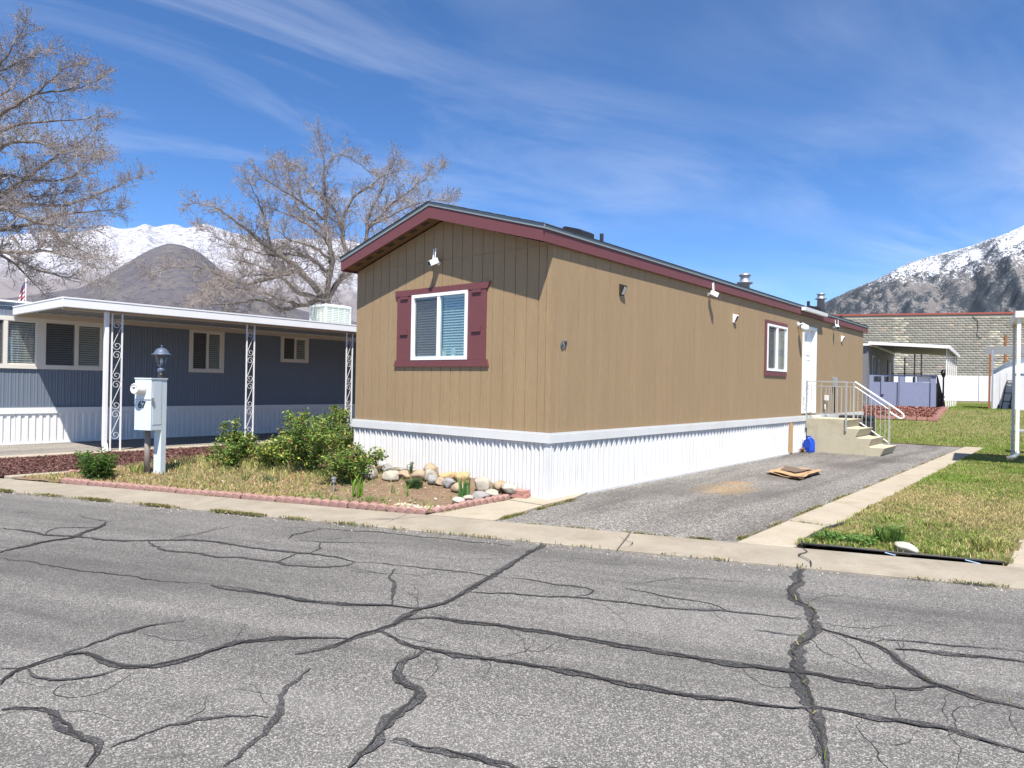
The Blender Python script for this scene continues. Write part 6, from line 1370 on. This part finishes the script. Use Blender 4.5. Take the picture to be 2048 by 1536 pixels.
# ================================================================== BARE TREES
LIMBS_MID=[(0.17,[(-15.51,7.13,4.5),(-15.66,6.76,4.98),(-15.93,6.29,5.56),(-16.24,5.78,6.02),(-16.58,5.25,6.36),(-16.96,4.69,6.96),(-17.42,4.06,7.5),(-17.74,3.55,7.76),(-17.91,3.16,7.52)]),(0.19,[(-15.51,7.13,4.5),(-15.33,7.06,5.22),(-15.03,7.1,5.92),(-15.07,6.84,6.61),(-15.27,6.46,7.01),(-15.55,6.0,7.29),(-16.08,5.35,7.57)]),(0.15,[(-15.35,7.26,5.93),(-15.55,7.25,6.63),(-15.79,7.2,7.56),(-15.91,7.26,8.74),(-16.07,7.27,9.93),(-16.41,7.15,10.78)]),(0.2,[(-14.85,7.68,4.41),(-15.15,7.8,5.87),(-15.53,7.85,6.73),(-15.83,7.98,7.72),(-15.76,8.41,8.69),(-15.54,8.96,9.08),(-15.4,9.45,9.65),(-14.88,10.26,9.94)]),(0.14,[(-15.98,6.74,4.15),(-15.98,6.08,4.76),(-15.71,5.66,5.07),(-15.68,5.03,5.36),(-15.75,4.32,5.53),(-15.79,3.64,5.53)]),(0.12,[(-15.85,6.85,3.98),(-16.99,6.29,4.16),(-17.84,5.96,4.64),(-18.66,5.67,4.55),(-19.62,5.25,4.45),(-20.79,4.67,4.4)]),(0.11,[(-15.48,7.16,5.47),(-16.35,7.14,6.12),(-17.15,7.19,6.39),(-18.46,6.81,6.47),(-19.92,6.31,7.1)]),(0.1,[(-16.6,6.21,5.21),(-17.25,4.89,4.93),(-17.27,4.09,5.11),(-17.14,3.42,5.43),(-17.22,2.57,5.31),(-17.22,1.79,4.95)]),(0.16,[(-14.81,7.71,4.69),(-14.73,7.91,5.85),(-14.61,8.14,6.67),(-14.62,8.26,7.84),(-14.35,8.61,8.68),(-14.09,8.96,9.87)]),(0.1,[(-14.37,8.08,7.2),(-14.4,9.03,8.2),(-14.44,9.97,8.94),(-14.5,10.9,9.72),(-14.52,11.86,10.4)]),(0.08,[(-17.14,5.76,6.39),(-16.63,5.32,7.09),(-16.19,4.82,7.79),(-15.9,4.19,8.29)]),(0.08,[(-15.59,7.06,7.51),(-15.85,6.18,8.04),(-15.88,5.51,8.22),(-15.72,5.0,8.29),(-15.63,4.42,8.56)]),(0.07,[(-15.65,7.0,9.49),(-15.84,7.72,10.24),(-15.84,8.58,10.06),(-16.0,9.31,9.85)]),(0.08,[(-14.33,8.11,7.42),(-13.64,8.2,7.46),(-12.72,8.48,7.82),(-11.81,8.75,8.01),(-11.05,8.9,7.82)]),(0.07,[(-15.85,6.84,7.16),(-16.63,6.62,7.86),(-17.3,6.5,9.21),(-17.92,6.41,9.83)]),(0.09,[(-15.06,7.51,6.61),(-15.87,7.8,7.93),(-17.21,7.66,8.94),(-18.3,7.72,10.12),(-19.4,7.78,10.54)]),(0.08,[(-14.78,7.74,5.54),(-14.8,9.02,6.9),(-15.04,10.13,7.79),(-15.23,11.27,8.54)]),(0.07,[(-16.75,6.09,6.12),(-18.17,5.99,6.37),(-19.88,5.65,6.86),(-21.5,5.37,7.76)]),(0.08,[(-16.42,6.37,4.82),(-16.32,5.31,4.64),(-16.33,4.16,4.72),(-16.04,3.26,4.38),(-15.64,2.46,4.07)]),(0.09,[(-15.31,7.3,5.98),(-14.97,6.27,6.29),(-14.75,5.15,6.28),(-14.41,4.14,6.57)]),(0.08,[(-16.26,6.5,5.62),(-17.55,6.4,5.55),(-19.05,6.12,5.64),(-20.51,5.88,5.43),(-21.72,5.85,5.21)])]
LIMBS_LEFT=[(0.2,[(-19.3,-2.56,2.83),(-19.35,-2.6,6.23),(-19.25,-2.52,8.5),(-19.05,-2.36,10.21),(-18.54,-1.93,10.62),(-18.24,-1.69,11.42),(-18.07,-1.55,11.76)]),(0.13,[(-19.32,-2.58,7.65),(-18.36,-2.04,9.21),(-17.61,-1.67,9.34),(-16.87,-1.32,9.82),(-16.27,-1.08,10.24),(-15.75,-0.91,10.26)]),(0.1,[(-19.31,-2.57,8.05),(-18.96,-1.89,8.85),(-18.75,-1.32,9.18),(-18.33,-0.58,9.37),(-18.08,0.02,9.46),(-18.0,0.48,9.77)]),(0.1,[(-19.33,-2.59,6.8),(-18.14,-2.07,7.39),(-17.2,-1.74,7.08),(-16.2,-1.37,6.94),(-15.22,-1.02,7.06),(-14.42,-0.83,7.53)]),(0.12,[(-19.34,-2.59,5.95),(-18.67,-1.93,6.84),(-18.52,-1.69,7.1),(-18.09,-1.23,7.59),(-17.75,-0.84,8.09),(-17.24,-0.3,8.59),(-17.11,-0.08,8.92)]),(0.12,[(-19.34,-2.59,5.78),(-18.03,-2.08,6.43),(-17.16,-1.92,6.13),(-16.23,-1.71,5.75),(-15.15,-1.39,5.56),(-14.03,-1.02,5.48)]),(0.11,[(-19.34,-2.59,5.38),(-18.8,-1.88,5.95),(-18.47,-1.34,6.01),(-18.04,-0.72,6.42),(-17.5,-0.02,6.6),(-17.22,0.48,6.72),(-17.17,0.79,6.84)]),(0.11,[(-19.33,-2.59,5.1),(-18.31,-1.99,5.25),(-17.64,-1.69,5.06),(-16.98,-1.4,5.14),(-16.2,-1.01,5.01),(-15.6,-0.76,4.71)]),(0.07,[(-17.78,-1.29,6.04),(-16.25,-1.14,5.37),(-14.86,-1.1,5.01),(-13.42,-1.03,4.56)]),(0.1,[(-19.33,-2.58,4.81),(-19.16,-1.79,5.32),(-19.39,-1.33,5.0),(-19.66,-0.9,4.6),(-19.96,-0.5,4.37)]),(0.07,[(-18.38,-1.79,5.12),(-18.06,-1.09,4.68),(-17.78,-0.41,4.57),(-17.47,0.28,4.45)]),(0.1,[(-19.34,-2.59,6.12),(-19.1,-1.83,6.76),(-18.94,-1.13,6.82),(-18.53,-0.22,6.83),(-18.46,0.4,7.32),(-18.32,1.08,7.77),(-18.2,1.74,8.22)]),(0.07,[(-19.05,-2.36,10.15),(-18.67,-1.52,10.92),(-18.7,-1.02,11.35),(-18.89,-0.67,11.73)]),(0.06,[(-17.57,-1.12,10.02),(-16.31,-0.72,9.77),(-15.5,-0.69,9.67),(-14.7,-0.68,9.65)]),(0.09,[(-19.34,-2.59,7.08),(-18.16,-2.34,7.77),(-16.99,-2.09,8.03),(-15.75,-1.79,7.85),(-14.51,-1.48,7.27),(-13.24,-1.14,7.16)]),(0.08,[(-19.31,-2.58,8.5),(-19.6,-1.95,9.8),(-19.87,-1.31,10.62),(-20.53,-0.99,11.53)]),(0.09,[(-19.34,-2.59,5.66),(-19.66,-1.88,6.36),(-19.93,-1.13,7.22),(-20.05,-0.26,7.43),(-20.02,0.74,7.91)])]
class Tubes:
    # fast many-tube collector
    def __init__(s, n): s.n = n; s.V = []; s.F = []
    def add(s, pts, rads):
        n = s.n; b = len(s.V); up = Vector((.13, .21, .97))
        for i, p in enumerate(pts):
            d = pts[i+1]-p if i < len(pts)-1 else p-pts[i-1]
            x = d.cross(up)
            if x.length_squared < 1e-9: x = d.cross(Vector((1, 0, 0)))
            x.normalize(); y = d.cross(x).normalized(); r = rads[i]
            for k in range(n): a = 6.2832*k/n; s.V.append(p+x*(r*math.cos(a))+y*(r*math.sin(a)))
        for i in range(len(pts)-1):
            for k in range(n): a = b+i*n+k; c = b+i*n+(k+1) % n; s.F.append((a, c, c+n, a+n))
    def build(s, name, mat, parent, smooth=True): return npmesh(name, np.array([tuple(v) for v in s.V]), np.array(s.F), mat, parent, None, (0, 0, 0), smooth)
def make_tree(name, label, limbs, base, seed, dens=1., sec=(1.5, .5)):
    rr = random.Random(seed); t = thing(name, label, 'tree', (base[0], base[1], 0)); trunk = Tubes(8); br = Tubes(5); tw = Tubes(3); sp = Tubes(3); bud = Tubes(3)
    def rv(k): return Vector((rr.gauss(0, k), rr.gauss(0, k), rr.gauss(0, k)))
    def path(a, d, L, n, wob, lift):
        pts = [a]; d = d.normalized()
        for i in range(n): d = (d+rv(wob)+Vector((0, 0, lift))).normalized(); pts.append(pts[-1]+d*(L/n))
        return pts
    def spur(p, d, L):
        q = p+(d+rv(.35)).normalized()*L; sp.add([p, q], [.0048, .0034])
        if rr.random() < .55: u = (q-p).normalized(); bud.add([q-u*.012, q+u*.012, q+u*.035], [.004, .0105, .002])
    def twig(p, d, L):
        n = 3; pts = path(p, d, L, n, .25, .06); tw.add(pts, [.0062, .0054, .0045, .0034])
        for i in range(1, n+1):
            for k in range(2 if rr.random() < .75*dens else 1): spur(pts[i], (pts[i]-pts[i-1]).normalized()+rv(.7), rr.uniform(.05, .16))
        u = (pts[-1]-pts[-2]).normalized(); bud.add([pts[-1]-u*.01, pts[-1]+u*.012, pts[-1]+u*.04], [.004, .0105, .002])
    def second(p, d, L, r):
        n = max(3, int(L/.16)); pts = path(p, d, L, n, .15, .05); rad = [r*(1-.75*i/n)+.004 for i in range(n+1)]; br.add(pts, rad)
        for i in range(1, n+1):
            dd = (pts[i]-pts[i-1]).normalized()
            for k in range(2 if rr.random() < .8*dens else 1): twig(pts[i], dd*.8+rv(.6)+Vector((0, 0, .12)), rr.uniform(.22, .58)*(1-.4*i/n))
        twig(pts[-1], (pts[-1]-pts[-2]), rr.uniform(.2, .4))
    used = []
    for li, (r0, P) in enumerate(limbs):
        P = [Vector(p) for p in P]
        if li and used:
            q = min(used, key=lambda u: (u[0]-P[0]).length)
            if (q[0]-P[0]).length < 3.2: P[0] = q[0]; r0 = min(r0, q[1]*1.32)
        S = []
        for a, b_ in zip(P[:-1], P[1:]):
            L = (b_-a).length; n = max(2, int(L/.22)); S += [a.lerp(b_, i/n) for i in range(n)]
        S.append(P[-1])
        for k in range(3): S = [S[0]]+[(S[i-1]+S[i]*2+S[i+1])/4 for i in range(1, len(S)-1)]+[S[-1]]
        S = [S[0]]+[p+rv(.018) for p in S[1:]]; n = len(S)-1
        r0 *= .72; rad = [max(.010, r0*(1-i/n)**.85) for i in range(n+1)]; trunk.add(S, rad); used += list(zip(S, rad))
        for i in range(2, n+1):
            dd = (S[i]-S[i-1]).normalized(); k = i/n
            if rad[i] > .14 and rr.random() < .6: continue
            for q in range(2 if rr.random() < .85 else 3):
                d = (dd*(.55+.5*k)+rv(.65)); d.z = d.z*.8+.12; second(S[i], d, rr.uniform(.35, 1.0)*sec[0]*(1-.72*k)*(.4+.6*min(1, 4*k+.2))+.10, max(.007, min(.016, rad[i]*.35)))
    b0 = Vector(base); root = Vector(limbs[0][1][0]); trunk.add([b0, b0.lerp(root, .5)+Vector((.1, .05, 0)), root], [limbs[0][0]*1.9, limbs[0][0]*1.6, limbs[0][0]*.9])
    tk = trunk.build('trunk', 'bark', t); stuff(br.build('branches', 'twig', t)); cr = tw.build('crown', 'twig', t); stuff(sp.build('spurs', 'twig', cr)); stuff(bud.build('buds', 'bud', cr)); return t
make_tree('bare_tree', 'wide bare branching tree behind the carport and the brown home', LIMBS_MID, (-15.6, 8.2, 0), 12, 1.0, (.95, .5))
make_tree('bare_tree', 'bare tree filling the upper left corner behind the blue home', LIMBS_LEFT, (-20.3, -3.4, 0), 15, 1.0, (.72, .5))

# ------------------------------------------------------------------ thin valley air
hz = bpy.data.materials.new('valley_air'); hz.use_nodes = True; hz.node_tree.nodes.clear()
ho = hz.node_tree.nodes.new('ShaderNodeOutputMaterial'); hv = hz.node_tree.nodes.new('ShaderNodeVolumePrincipled'); hv.inputs['Density'].default_value = 0.9e-5; hv.inputs['Color'].default_value = (.80, .88, 1, 1); hv.inputs['Anisotropy'].default_value = .2
hz.node_tree.links.new(hv.outputs[0], ho.inputs['Volume']); M['haze'] = hz
stuff(MB().box(-11900, 11900, -11900, 11900, -32, 1900).build('haze', 'haze'))
